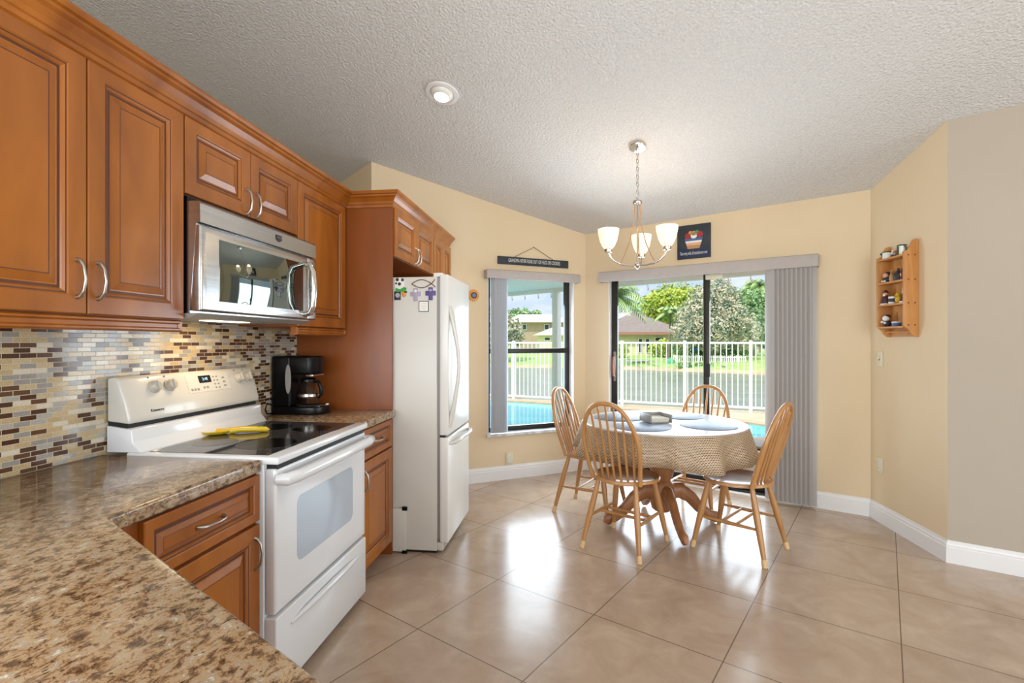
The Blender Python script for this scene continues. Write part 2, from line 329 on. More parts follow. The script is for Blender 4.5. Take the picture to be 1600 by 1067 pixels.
m = noisy('woven_placemat', '77839a', '98a4b8', 190, .5, bump=.3); M['mat'] = m
M['mat2'] = noisy('dark_woven_placemat', '434b58', '8a94a4', 110, .5, bump=.3)
# ------------------------------------------------------------------ room shell
C = Vector((.098, 5.306)); WD = Vector((math.cos(R(31.5)), math.sin(R(31.5)))); WN = Vector((WD.y, -WD.x))      # window wall direction and inward normal
BD = Vector((math.cos(R(-28)), math.sin(R(-28)))); BN = Vector((BD.y, -BD.x))                                      # back wall
# ceiling plane through the measured wall tops
pp = np.array([(.1, 5.31, 2.476), (2.22, 4.17, 2.50), (2.25, 3.355, 2.705), (2.54, 3.205, 2.705), (-1.777, 4.16, 2.91), (-1.777, 4.16, 2.91)])
ca, cb, cc = np.linalg.lstsq(np.c_[np.ones(6), pp[:, :2]], pp[:, 2], rcond=None)[0]
def ceil_z(x, y): return float(ca + cb * x + cc * y)
wtop = lambda x, y: ceil_z(x, y) + .03
BR = Vector((2.25, 4.16)); FR = Vector((2.25, 3.36)); FE = FR + BD * 3.7; WL = C - WD * 2.19; LL = WL + Vector((-.77, .62)) * 3.2
fpoly = [(-4.6, -3.5), (5.5, -3.5), (FE.x, FE.y), tuple(FR), tuple(BR), tuple(C), tuple(WL), tuple(LL)]
if LL.x > -4.6: fpoly.append((-4.6, LL.y))
fl = MB().prism(fpoly, -.08, 0).build('floor', M['floor']); tag(fl, kind='structure')
cpoly = [(-4.9, -3.8), (5.8, -3.8), (5.8, FE.y), tuple(FR + Vector((.12, .2))), tuple(BR + Vector((.12, .1))), tuple(C + Vector((.0, .15))), tuple(WL + Vector((0, .2))), tuple(LL + Vector((.1, .1))), (-4.9, LL.y + .1)]
ce = MB().prism(cpoly, ceil_z, lambda x, y: ceil_z(x, y) + .15).build('ceiling', M['ceil']); tag(ce, kind='structure')
def wall_seg(mb, p, d, n, s0, s1, z0, z1, th=.14):
    """piece of a wall: along d from p, thickness outward (-n)"""
    a = p + d * s0; b = p + d * s1; o = -n * th
    mb.prism([tuple(a), tuple(b), tuple(b + o), tuple(a + o)], z0, z1)
# window wall with opening (s measured from C towards the left, i.e. along -WD)
WS0, WS1, WZ0, WZ1 = .14, 1.10, .455, 2.02
mb = MB(); wall_seg(mb, C, -WD, WN, -.0, WS0, 0, wtop); wall_seg(mb, C, -WD, WN, WS1, 2.19, 0, wtop); wall_seg(mb, C, -WD, WN, WS0, WS1, 0, WZ0); wall_seg(mb, C, -WD, WN, WS0, WS1, WZ1, wtop)
tag(mb.build('wall_window', M['wall']), kind='structure')
BL = (BR - C).length; DS0, DS1, DZ1 = .265, 2.075, 2.05
mb = MB(); wall_seg(mb, C, BD, BN, 0, DS0, 0, wtop); wall_seg(mb, C, BD, BN, DS1, BL, 0, wtop); wall_seg(mb, C, BD, BN, DS0, DS1, DZ1, wtop)
tag(mb.build('wall_back', M['wall']), kind='structure')
def flatwall(name, a, b, z1=wtop, out=(0, 1), th=.14, z0=0):
    a = Vector(a); b = Vector(b); o = Vector(out).normalized() * th
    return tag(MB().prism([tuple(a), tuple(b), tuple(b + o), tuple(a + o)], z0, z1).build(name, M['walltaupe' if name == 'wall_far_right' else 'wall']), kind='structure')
flatwall('wall_right', BR, FR, out=(1, 0)); flatwall('wall_far_right', FR + Vector((.0, 0)), FE, out=-BN)
mb = MB()
for y0, y1, z0, z1 in ((.55, 4.13, 0, 2.2), (-1.5, .55, 0, 1.05), (-1.5, .55, 2.0, 2.2), (-1.7, -1.5, 0, 2.2)): mb.box((-1.9, y0, z0), (-1.80, y1, z1))
tag(mb.build('wall_left', M['wall']), kind='structure')
flatwall('wall_beyond', WL, LL, out=(.62, .77))
flatwall('wall_west', (-4.6, -3.5), (-4.6, LL.y), out=(-1, 0))
mb = MB()
for x0, x1, z0, z1 in ((-4.6, -1.9, 0, wtop), (2.5, 5.5, 0, wtop), (-1.9, 2.5, 0, .4), (-1.9, 2.5, 2.6, wtop)): mb.prism([(x0, -3.5), (x1, -3.5), (x1, -3.64), (x0, -3.64)], z0, z1)
tag(mb.build('wall_rear', M['wall']), kind='structure')
mb = MB()
for y0, y1, z0, z1 in ((-3.5, -2.5, 0, wtop), (.7, FE.y, 0, wtop), (-2.5, .7, 0, .4), (-2.5, .7, 2.6, wtop)): mb.prism([(5.5, y0), (5.64, y0), (5.64, y1), (5.5, y1)], z0, z1)
tag(mb.build('wall_east', M['wall']), kind='structure')
# baseboards
def baseboard(name, a, b, n, h=.135, prof=((.0, 0), (.016, 0), (.016, .095), (.011, .10), (.013, .108), (.010, .118), (.006, .122), (.005, .135), (0, .135)), e0=0, e1=0):
    a = Vector((*a, 0)); b = Vector((*b, 0)); n = Vector((*n, 0)).normalized(); d = (b - a).normalized(); m = len(prof); vs = []
    for p_, sgn, ee in ((a, 1, e0), (b, -1, e1)):
        for o, z in prof: vs.append(p_ + n * o + d * sgn * o * ee + Vector((0, 0, z)))
    fs = [(i, (i + 1) % m, m + (i + 1) % m, m + i) for i in range(m)] + [tuple(range(m)), tuple(range(2 * m - 1, m - 1, -1))]
    return tag(MB().add(vs, fs).build(name, M['white']), kind='structure')
baseboard('baseboard_window', C, WL, WN, e0=.6); baseboard('baseboard_back_left', C, C + BD * DS0, BN, e0=.6)
baseboard('baseboard_back', C + BD * (DS1 + .0), BR, BN, e1=.55); baseboard('baseboard_right', BR, FR, (-1, 0), e0=.55, e1=-.55); baseboard('baseboard_far_right', FR, FE, BN, e0=-.55)
# window unit
def P3(p, z): return Vector((p.x, p.y, z))
def wpt(s, o, z): q = C - WD * s + WN * o; return Vector((q.x, q.y, z))   # on window wall, o inward
def bpt(s, o, z): q = C + BD * s + BN * o; return Vector((q.x, q.y, z))
def hexa(mb, f, s0, s1, o0, o1, z0, z1, mi=0):
    vs = [f(s0, o0, z0), f(s1, o0, z0), f(s1, o1, z0), f(s0, o1, z0), f(s0, o0, z1), f(s1, o0, z1), f(s1, o1, z1), f(s0, o1, z1)]
    return mb.add(vs, [(3, 2, 1, 0), (4, 5, 6, 7), (0, 1, 5, 4), (1, 2, 6, 5), (2, 3, 7, 6), (3, 0, 4, 7)], mi)
win = bpy.data.objects.new('window_1', None); COL.objects.link(win); win.location = wpt((WS0 + WS1) / 2, 0, WZ0); MW[win] = Matrix.Translation(win.location); tag(win, kind='structure')
mb = MB(); o0, o1 = -.125, -.085
for a in ((WS0, WS0 + .055, WZ0, WZ1), (WS1 - .055, WS1, WZ0, WZ1), (WS0, WS1, WZ0, WZ0 + .045), (WS0, WS1, WZ1 - .05, WZ1)): hexa(mb, wpt, a[0], a[1], o0, o1, a[2], a[3])
mb.build('frame', M['bronze'], win, bevel=.003)
mb = MB(); hexa(mb, wpt, WS0 + .03, WS1 - .03, -.115, -.07, 1.225, 1.275); hexa(mb, wpt, WS1 - .10, WS1 - .085, -.08, -.07, 1.19, 1.225); mb.build('meeting_rail', M['bronze'], win, bevel=.003)
hexa(MB(), wpt, WS0 + .05, WS1 - .05, -.107, -.103, WZ0 + .04, 1.24).build('glass_pane', M['glass'], win); hexa(MB(), wpt, WS0 + .05, WS1 - .05, -.107, -.103, 1.26, WZ1 - .04).build('glass_pane', M['glass'], win)
M['marble'] = noisy('marble_sill', 'e2e2e2', 'b8bcc2', 14, .2, detail=7)
tag(hexa(MB(), wpt, WS0 - .0, WS1 + .02, -.085, .035, WZ0 - .028, WZ0 + .001).build('trim_1', M['marble'], bevel=.004), kind='structure')
for nm, a in (('trim_2', (WS0 - .001, WS0 + .006)), ('trim_3', (WS1 - .006, WS1 + .001))): tag(hexa(MB(), wpt, a[0], a[1], -.085, .001, WZ0, WZ1).build(nm, M['white']), kind='structure')
# sliding door
dr = bpy.data.objects.new('door_1', None); COL.objects.link(dr); dr.location = bpt((DS0 + DS1) / 2, 0, 0); MW[dr] = Matrix.Translation(dr.location); tag(dr, kind='structure')
mb = MB()
for a in ((DS0, DS0 + .05, 0, DZ1), (DS1 - .05, DS1, 0, DZ1), (DS0, DS1, DZ1 - .02, DZ1), (DS0, DS1, 0.0, .03)): hexa(mb, bpt, a[0], a[1], -.135, -.055, a[2], a[3])
mb.build('frame', M['bronze'], dr, bevel=.004)
MID = 1.20
for nm, s0, s1, o0, o1 in (('sliding_panel', DS0 + .012, MID + .035, -.09, -.06), ('fixed_panel', MID - .03, DS1 - .03, -.128, -.098)):
    mb = MB()
    for a in ((s0, s0 + .055, .03, DZ1 - .02), (s1 - .055, s1, .03, DZ1 - .02), (s0, s1, .03, .10), (s0, s1, DZ1 - .05, DZ1 - .02)): hexa(mb, bpt, a[0], a[1], o0, o1, a[2], a[3])
    pn = mb.build(nm, M['bronze'], dr, bevel=.003)
    hexa(MB(), bpt, s0 + .05, s1 - .05, (o0 + o1) / 2 - .003, (o0 + o1) / 2 + .003, .09, DZ1 - .04).build('glass_pane', M['glass'], pn)
    if nm == 'sliding_panel':
        mb = MB(); mb.tube([bpt(s0 + .03, -.06, .98), bpt(s0 + .03, -.02, 1.0), bpt(s0 + .03, -.015, 1.09), bpt(s0 + .03, -.02, 1.18), bpt(s0 + .03, -.06, 1.2)], [.012, .016, .018, .016, .012], 8, flat=.7); mb.build('handle', M['cabdark'], pn, smooth=40)
        lk_ = hexa(MB(), bpt, s0 + .017, s0 + .043, -.062, -.052, .94, 1.24).build('handle_plate', M['nickel'], pn, bevel=.003)
        hexa(MB(), bpt, MID - .01, MID + .045, -.062, -.03, 1.02, 1.14).build('lock_box', M['dark'], pn, bevel=.004)
for nm, a in (('trim_4', (DS0 - .001, DS0 + .006)), ('trim_5', (DS1 - .006, DS1 + .001))): tag(hexa(MB(), bpt, a[0], a[1], -.055, .001, 0, DZ1).build(nm, M['white']), kind='structure')
tag(hexa(MB(), bpt, DS0, DS1, -.055, .005, -.005, .012).build('trim_6', M['alum'], bevel=.003), kind='structure')
al = bpt(MID + .01, -.02, 1.92)
tag(hexa(MB(), bpt, MID + .01, MID + .16, -.055, -.015, 1.91, 1.955).build('alarm_sensor', M['ivory'], bevel=.004), 'small beige sensor box above the middle stile of the sliding door', 'sensor')
# vertical blinds
def vblind(root, f, v0, v1, vz0, vz1, slots, zb, wid, ang, mv, depth=.085, flatlast=None):
    mb = MB(); hexa(mb, f, v0, v1, depth - .012, depth, vz0, vz1); hexa(mb, f, v0, v0 + .01, .0, depth - .012, vz0, vz1); hexa(mb, f, v1 - .01, v1, .0, depth - .012, vz0, vz1); hexa(mb, f, v0, v1, 0, depth, vz1 - .006, vz1)
    mb.build('valance', M['vinyl'], root, bevel=.003)
    hexa(MB(), f, v0 + .02, v1 - .02, .025, .06, vz0 + .04, vz0 + .075).build('headrail', M['alum'], root)
    for i, (s, a) in enumerate(slots):
        mb = MB(); vs = []; K = 5
        for z in (zb, vz0 + .045):
            for k in range(K):
                t_ = (k / (K - 1) - .5); q = math.sin(R(a)) * t_ * wid; w_ = math.cos(R(a)) * t_ * wid; bow = .013 * (1 - (2 * t_) ** 2)
                vs.append(f(s + w_ - math.sin(R(a)) * bow, .043 + q + math.cos(R(a)) * bow, z))
        mb.add(vs, [(k, k + 1, K + k + 1, K + k) for k in range(K - 1)]); mb.add([v + Vector((.0006, .0006, 0)) for v in vs], [(K + k, K + k + 1, k + 1, k) for k in range(K - 1)]); mb.keep = True
        mb.build('vane', mv, root, smooth=60)
b1 = thing('vertical_blind', 'grey vertical blind drawn open to the right of the sliding glass door', 'blind', bpt(1.1, 0, 0))
vblind(b1, bpt, .19, 2.10, 1.945, 2.045, [(1.742 + .0165 * i, 32 + 16 * (i % 2)) for i in range(18)] + [(2.045, 12)], .02, .085, 60, M['vane'])
b2 = thing('vertical_blind', 'pale vertical blind gathered at the left of the small window', 'blind', wpt(.6, 0, 0))
vblind(b2, wpt, .112, 1.14, 1.945, 2.03, [(1.045 - .013 * i, -25 - 16 * (i % 2)) for i in range(8)], .47, .085, 60, M['vinylblue'])
# ------------------------------------------------------------------ kitchen
DOORP = [(0, -.02), (0, -.003), (.003, 0), (.054, 0), (.058, -.003), (.062, -.003), (.068, -.007), (.071, -.0105), (.079, -.0105), (.083, -.010), (.106, -.002), (.109, -.002)]
DRWP = [(0, -.02), (0, -.003), (.003, 0), (.030, 0), (.034, -.003), (.038, -.003), (.043, -.0105), (.049, -.0105), (.064, -.003), (.066, -.003)]
def cdoor(par, X, y0, y1, z0, z1, hand=None, name='door', prof=None):
    sm = prof or (DOORP if min(y1 - y0, z1 - z0) > .26 else [(a * .72, b) for a, b in DOORP])
    if min(y1 - y0, z1 - z0) < .2: sm = DRWP if not prof else prof
    d = MB().rings((X, y0, z0), (0, 1, 0), (0, 0, 1), (1, 0, 0), y1 - y0, z1 - z0, sm, dark=((4, 7, 10) if len(sm) == 12 else (4, 6, 8))).build(name, [M['cab'], M['glaze']], par)
    if hand:
        kind, a, b_ = hand
        if kind == 'v': pts = [(X - .001 + o, a, b_ + t_) for t_, o in ((-.055, 0), (-.052, .012), (-.035, .024), (0, .030), (.035, .024), (.052, .012), (.055, 0))]
        else: pts = [(X - .001 + o, a + t_, b_) for t_, o in ((-.055, 0), (-.052, .012), (-.035, .024), (0, .030), (.035, .024), (.052, .012), (.055, 0))]
        mb = MB().tube(pts, [.0075, .006, .0045, .004, .0045, .006, .0075], 8)
        mb.build('handle', M['nickel'], d, smooth=50)
    return d
XU = -1.45
def upper(label, y0, y1, z0, z1, doors, rail=None, X=XU, name='wall_cabinet', poly=None):
    t_ = thing(name, label, 'cabinet', (X - .17, (y0 + y1) / 2, z0))
    (MB().prism(poly, z0, z1) if poly else MB().box((-1.795, y0, z0), (X - .021, y1, z1))).build('body', M['cabdark'], t_)
    for d in doors: cdoor(t_, X, *d)
    if rail:
        mb = MB().rings((X - .025, y0, rail[0]), (0, 1, 0), (0, 0, 1), (1, 0, 0), y1 - y0, rail[1] - rail[0], [(0, -.02), (0, .012), (.006, .02), (.011, .02), (.016, .012), (.018, .012)])
        mb.build('light_rail', M['cab'], t_)
    return t_
upper('tall double-door wall cabinet over the counter, left of the microwave', .946, 1.694, 1.425, 2.205,
      [(.950, 1.319, 1.427, 2.203, ('v', 1.289, 1.53)), (1.323, 1.692, 1.427, 2.203, ('v', 1.353, 1.53))], (1.38, 1.424))
upper('short double-door wall cabinet directly above the microwave', 1.697, 2.461, 1.90, 2.205,
      [(1.699, 2.077, 1.902, 2.203, ('v', 2.047, 1.965)), (2.081, 2.459, 1.902, 2.203, ('v', 2.111, 1.965))])
u3 = upper('single-door wall cabinet between microwave and tall side panel', 2.464, 3.026, 1.425, 2.205, [(2.466, 3.008, 1.427, 2.203)], (1.38, 1.424))
tag(bx('tall_side_panel', (-1.795, 3.028, 0), (-1.152, 3.048, 2.205), M['cabdark'], bevel=.002), 'tall plain wood end panel between coffee maker counter and refrigerator', 'side panel')
XF = -1.14
upper('short double-door cabinet above the refrigerator', 3.05, 3.925, 1.885, 2.205,
      [(3.056, 3.485, 1.887, 2.203, ('v', 3.457, 1.955)), (3.489, 3.92, 1.887, 2.203, ('v', 3.517, 1.955))], X=XF)
upper('narrow tall pantry cabinet behind the refrigerator, beside the window wall', 3.93, 4.5, .1, 2.205,
      [(3.935, 4.205, .12, 2.203), (4.209, 4.475, .12, 2.203)], X=XF, name='pantry_cabinet', poly=[(-1.161, 3.93), (-1.161, 4.50), (-1.72, 4.155), (-1.72, 3.93)])
# crown moulding swept with mitres
prof = [(0, 2.19), (.008, 2.195), (.010, 2.212), (.016, 2.217), (.020, 2.235), (.034, 2.258), (.046, 2.268), (.048, 2.278), (.058, 2.283), (.062, 2.296), (.062, 2.305), (-.02, 2.305), (-.02, 2.207), (0, 2.207)]
prof = [(o, 2.19 + (z - 2.19) * .83) for o, z in prof]
path = [((XU, .3), (1, 0)), ((XU, 3.028), (1, -1)), ((XF - .012, 3.028), (1, -1)), ((XF - .012, 4.44), (1, 0))]
vs = []; n_ = len(prof); fs = []
for (px_, py_), (ox, oy) in path:
    for o, z in prof: vs.append((px_ + ox * o, py_ + oy * o, z))
for i in range(3):
    for k in range(n_): fs.append((i * n_ + k, i * n_ + (k + 1) % n_, (i + 1) * n_ + (k + 1) % n_, (i + 1) * n_ + k))
fs += [tuple(range(n_)), tuple(range(4 * n_ - 1, 3 * n_ - 1, -1))]
tag(MB().add(vs, fs).build('crown_molding', M['cab']), 'stepped wood crown molding running along the tops of the wall cabinets', 'molding')
# base cabinets
def basecab(label, y0, y1, dy0, dy1, vside):
    t_ = thing('base_cabinet', label, 'cabinet', (-1.45, (y0 + y1) / 2, 0))
    bx('body', (-1.78, y0, .095), (XF - .021, y1, .866), M['cabdark'], t_); bx('toe_kick', (-1.78, y0 + .003, 0), (XF - .09, y1 - .003, .095), M['cabdark'], t_)
    cdoor(t_, XF, dy0, dy1, .695, .862, ('h', (dy0 + dy1) / 2, .778), 'drawer', DRWP)
    cdoor(t_, XF, dy0, dy1, .098, .683, ('v', vside, .585))
    return t_
basecab('base cabinet with drawer and door between peninsula and range', 1.12, 1.692, 1.195, 1.685, 1.655)
bc2 = basecab('narrow base cabinet with drawer and door right of the range', 2.497, 3.026, 2.545, 3.0, 2.58)
ped = Vector((math.cos(R(-30.9)), math.sin(R(-30.9)))); pen = Vector((ped.y, -ped.x))
pa = Vector((-1.137, 1.09)); pb = pa + ped * 1.55
t_ = thing('peninsula_cabinet', 'wood base cabinet under the angled peninsula counter', 'cabinet', (-1.3, .3, 0))
q0 = pa + pen * .06 + Vector((-.03, 0)); q1 = pb + pen * .06
MB().prism([(-1.78, 1.11), (-1.19, 1.11), tuple(q0), tuple(q1), (.1, -.5), (-1.78, -.5)], .095, .866).build('body', M['cabdark'], t_)
MB().prism([(-1.70, 1.0), (-1.25, 1.0), tuple(q0 + pen * .08), tuple(q1 + pen * .08), (0, -.45), (-1.70, -.45)], 0, .095).build('toe_kick', M['cabdark'], t_)
# counters
ct = MB().prism([(-1.79, 1.692), (-1.137, 1.692), tuple(pa), tuple(pb), (.3, -.6), (-1.79, -.6)], .869, .914).build('countertop', M['granite'], bevel=.009, seg=3)
tag(ct, 'polished brown granite countertop of the angled peninsula in the foreground', 'countertop')
tag(bx('countertop', (-1.79, 2.496, .869), (-1.128, 3.027, .914), M['granite'], bevel=.009, seg=3), 'short granite countertop under the coffee maker, right of the range', 'countertop')
bs = bx('backsplash', (-1.799, .56, .915), (-1.791, 3.027, 1.50), M['mosaic']); tag(bs, 'mosaic tile backsplash of small brown and cream bricks on kitchen wall', 'backsplash')
# range
Y0, Y1 = 1.697, 2.491; XR = -1.09
rg = thing('range', 'white electric range with black glass cooktop between base cabinets', 'range', (-1.44, 2.094, 0))
bx('body', (-1.785, Y0, .03), (XR - .045, Y1, .895), M['app'], rg, bevel=.004)
bx('cooktop_frame', (-1.70, Y0, .893), (XR + .012, Y1, .921), M['app'], rg, bevel=.008, seg=3)
cg = bx('cooktop_glass', (-1.625, Y0 + .03, .9205), (XR - .045, Y1 - .025, .9228), base('ceramic_glass', '3a3a3c', .05), rg)
M['burner'] = base('burner_disc', '0b0b0c', .16)
for bx_, by_, br_ in ((-1.27, 1.92, .115), (-1.27, 2.28, .09), (-1.50, 1.92, .085), (-1.50, 2.28, .11)):
    MB().lathe([(br_, 0), (br_, .0004), (0, .0004)], 44, (bx_, by_, .9228)).build('burner', M['burner'], cg)
# oven door
dd = MB().rings((XR - .04, Y0 + .006, .34), (0, 1, 0), (0, 0, 1), (1, 0, 0), Y1 - Y0 - .012, .535, [(0, 0), (0, .033), (.008, .04), (.05, .041)]).build('oven_door', M['app'], rg, bevel=.003)
mb = MB(); wy0, wy1, wz0, wz1, rr_ = 1.842, 2.335, .475, .735, .035; poly = []
for cx_, cz_, a0 in ((wy1 - rr_, wz1 - rr_, 0), (wy0 + rr_, wz1 - rr_, 90), (wy0 + rr_, wz0 + rr_, 180), (wy1 - rr_, wz0 + rr_, 270)):
    for k in range(7): a = R(a0 + 15 * k); poly.append((cx_ + rr_ * math.cos(a), cz_ + rr_ * math.sin(a)))
mb.prism(poly, 0, .0015, mat=Matrix(((0, 0, 1, XR + .0005), (1, 0, 0, 0), (0, 1, 0, 0), (0, 0, 0, 1)))); mb.build('oven_window', M['ovenglass'], dd)
mb = MB().tube([(XR, Y0 + .012, .838), (XR + .035, Y0 + .02, .838), (XR + .048, Y0 + .08, .838), (XR + .052, 2.094, .838), (XR + .048, Y1 - .08, .838), (XR + .035, Y1 - .02, .838), (XR, Y1 - .012, .838)], [.02, .024, .024, .024, .024, .024, .02], 10)
mb.build('oven_handle', M['app'], dd, smooth=50)
bx('vent_gap', (XR - .05, Y0 + .02, .872), (XR - .004, Y1 - .02, .893), M['dark'], rg)
sd = bx('storage_drawer', (XR - .045, Y0 + .004, .04), (XR + .003, Y1 - .004, .328), M['app'], rg, bevel=.006, seg=3)
mb = MB().tube([(XR + .002, Y0 + .10, .262), (XR + .014, Y0 + .2, .272), (XR + .018, 2.094, .275), (XR + .014, Y1 - .2, .272), (XR + .002, Y1 - .10, .262)], [.006, .012, .013, .012, .006], 8); mb.build('drawer_grip', M['app'], sd, smooth=60)
for y in (Y0 + .05, Y1 - .05):
    MB().lathe([(.018, 0), (.018, .02), (.01, .03), (.01, .04)], 12, (XR - .06, y, 0)).build('foot', M['black'], rg)
# back guard
FYZ = Matrix(((0, 0, -1, 0), (0, 1, 0, 0), (1, 0, 0, 0), (0, 0, 0, 1)))
def xz_prism(poly, y0, y1):   # polygon in (x, z) swept along y
    mb = MB(); n = len(poly); vs = [(x, y0, z) for x, z in poly] + [(x, y1, z) for x, z in poly]
    return mb.add(vs, [tuple(range(n)), tuple(range(2 * n - 1, n - 1, -1))] + [(i, n + i, n + (i + 1) % n, (i + 1) % n) for i in range(n)])
xz_prism([(-1.785, .92), (-1.785, 1.022), (-1.678, 1.008), (-1.674, .96), (-1.64, .921)], Y0 + .004, Y1 - .004).build('backguard_base', M['app'], rg, bevel=.004)
bgd = xz_prism([(-1.785, 1.037), (-1.785, 1.205), (-1.752, 1.208), (-1.735, 1.200), (-1.702, 1.11), (-1.688, 1.05), (-1.688, 1.028)], Y0 + .004, Y1 - .004).build('control_panel', M['bisque'], rg, bevel=.009, seg=3)
xz_prism([(-1.785, 1.018), (-1.785, 1.038), (-1.702, 1.034), (-1.702, 1.006)], Y0 + .012, Y1 - .012).build('shadow_gap', M['dark'], rg)
bf = frame((-1.7185, 0, 1.155), (0, 1, 0), (-.033, 0, .090))   # plane of the tilted control face: u along y, v up the slope
nb = bf.to_3x3() @ Vector((0, 0, 1))
def bpos(u, v): return bf @ Vector((u, v, 0))
for u in (1.845, 1.925, 2.36, 2.425):
    mt = bf @ Matrix.Translation((u, 0.004, 0)); kb = MB().lathe([(.026, 0), (.027, .006), (.022, .009), (.020, .024), (.018, .026), (0, .026)], 20, mat=mt).build('knob', M['knob'], bgd, smooth=40)
    mb = MB().box((-.0045, -.02, .024), (.0045, .02, .033), mat=mt); mb.build('knob_grip', M['knob'], kb, bevel=.002)
    MB().lathe([(.004, 0), (.004, .001), (0, .001)], 8, mat=bf @ Matrix.Translation((u - .012, .045, .0005))).build('indicator_dot', M['slot'], bgd)
mb = MB().box((2.02, -.045, 0), (2.29, .04, .0012), mat=bf); mb.build('keypad_overlay', base('keypad_grey', 'd6d2c8', .25), bgd)
MB().box((2.095, -.002, .001), (2.17, .032, .003), mat=bf).build('clock_display', M['blackgloss'], bgd)
tx = bf @ Matrix.Translation((2.132, .015, .0032)); text('clock_digits', '2:48', .02, M['lcd'], bgd, tx)
kk_ = [(2.035 + i * .018, -.035, .012, .010) for i in range(3)] + [(2.11 + i * .02, -.03, .013, .010) for i in range(2)] + [(2.185 + i * .022, -.035 + j * .018, .010, .007) for i in range(2) for j in range(4)] + [(2.245, -.03 + j * .02, .017, .008) for j in range(3)]
for u_, v_, a_, b_ in kk_: MB().box((u_, v_, .001), (u_ + a_, v_ + b_, .002), mat=bf).build('key', M['grey'], bgd)
lf = frame((-1.694, 0, 1.075), (0, 1, 0), (-.014, 0, .06)); text('brand_lettering', 'Kenmore', .017, M['charc'], bgd, lf @ Matrix.Translation((1.835, -.008, .0012)))
# microwave
MX = -1.39; my0, my1 = 1.702, 2.54
mw = thing('microwave', 'stainless over-the-range microwave with dark window above the stove', 'microwave', (-1.6, 2.12, 1.45))
bx('body', (-1.79, my0 + .001, 1.452), (-1.448, 2.459, 1.892), M['black'], mw)
xz_prism([(-1.448, 1.452), (-1.448, 1.872), (MX - .012, 1.872), (MX - .004, 1.862), (MX - .002, 1.792), (MX - .02, 1.788), (MX - .02, 1.782), (MX - .045, 1.452)], my0, my1).build('front_panel', M['steel'], mw)
dm = MB().rings((MX - .025, my0 + .001, 1.460), (0, 1, 0), (0, 0, 1), (1, 0, 0), 2.452 - my0, .324, [(0, -.015), (0, .018), (.006, .025), (.03, .025)]).build('door', M['steel'], mw, bevel=.003)
bx('window', (MX - .002, 1.80, 1.502), (MX + .002, 2.405, 1.745), M['mirrorglass'], dm, bevel=.001)
cp = MB().rings((MX - .025, 2.455, 1.460), (0, 1, 0), (0, 0, 1), (1, 0, 0), my1 - 2.455, .324, [(0, -.015), (0, .018), (.006, .025), (.03, .025)]).build('control_panel', M['steel'], mw, bevel=.003)
bx('keypad', (MX - .002, 2.468, 1.50), (MX + .002, 2.527, 1.735), M['blackgloss'], cp)
for i in range(3):
    for j in range(7): MB().box((MX + .0018, 2.473 + i * .017, 1.515 + j * .026), (MX + .0024, 2.485 + i * .017, 1.523 + j * .026)).build('key', M['grey'], cp)
hp = [(MX, 2.425, 1.485), (MX + .03, 2.425, 1.492), (MX + .044, 2.425, 1.53), (MX + .05, 2.425, 1.615), (MX + .044, 2.425, 1.70), (MX + .03, 2.425, 1.738), (MX, 2.425, 1.745)]
MB().tube(hp, [.014, .015, .016, .016, .016, .015, .014], 10, flat=1.2).build('handle', M['chrome'], dm, smooth=50)
xz_prism([(-1.79, 1.436), (-1.79, 1.452), (-1.40, 1.452), (-1.44, 1.436)], my0 + .002, 2.50).build('underside_vent', M['grey'], mw)
bx('lamp_lens', (-1.60, 1.95, 1.433), (-1.54, 2.2, 1.4365), M['lamp'], mw)
bdg = MB().prism([(-.022, .014), (.022, .014), (.022, -.008), (0, -.018), (-.022, -.008)], 0, .0016, mat=frame((MX - .002, 2.20, 1.832), (0, 1, 0), (0, 0, 1))).build('badge', M['charc'], mw)
text('brand_lettering', 'MAYTAG', .0095, M['chrome'], bdg, frame((MX + .0002, 2.20, 1.834), (0, 1, 0), (0, 0, 1)))
light('microwave_cooktop_lamp', 'AREA', (-1.57, 2.075, 1.428), (0, 0, 0), 1.5, (1, .74, .42), .25, .06)
# refrigerator
FY0, FY1 = 3.068, 3.675
rf = thing('refrigerator', 'white bottom-freezer refrigerator beside the tall wood panel', 'refrigerator', (-1.25, 3.39, 0))
bx('body', (-1.72, FY0, .02), (-.872, FY1, 1.755), M['fridge'], rf, bevel=.005)
bx('gasket', (-.874, FY0 + .012, .09), (-.852, FY1 - .012, 1.75), M['grey'], rf)
ud = bx('upper_door', (-.854, FY0 - .002, .752), (-.797, FY1 + .002, 1.768), M['fdoor'], rf, bevel=.008, seg=3)
ld = bx('freezer_drawer', (-.854, FY0 - .002, .075), (-.797, FY1 + .002, .738), M['fdoor'], rf, bevel=.008, seg=3)
bx('hinge_cover', (-.90, FY0 + .02, 1.755), (-.84, FY0 + .10, 1.782), M['fdoor'], rf, bevel=.004)
mb = MB().tube([(-.80, FY0 + .035, .80), (-.785, FY0 + .035, .86), (-.762, FY0 + .04, .98), (-.744, FY0 + .045, 1.10), (-.738, FY0 + .045, 1.19), (-.744, FY0 + .045, 1.29), (-.764, FY0 + .04, 1.41), (-.785, FY0 + .035, 1.52), (-.80, FY0 + .035, 1.57)], [.013, .016, .015, .013, .0125, .013, .015, .016, .013], 10, flat=1.2)
mb.build('handle', M['bisque'], ud, smooth=60)
mb = MB().tube([(-.80, FY0 + .04, .695), (-.77, FY0 + .06, .70), (-.752, FY0 + .16, .705), (-.748, (FY0 + FY1) / 2, .706), (-.752, FY1 - .16, .705), (-.77, FY1 - .06, .70), (-.80, FY1 - .04, .695)], [.010, .013, .013, .012, .013, .013, .010], 10)
mb.build('handle', M['bisque'], ld, smooth=60)
bx('door_gap', (-.853, FY0 + .006, .736), (-.82, FY1 - .006, .754), M['dark'], rf)
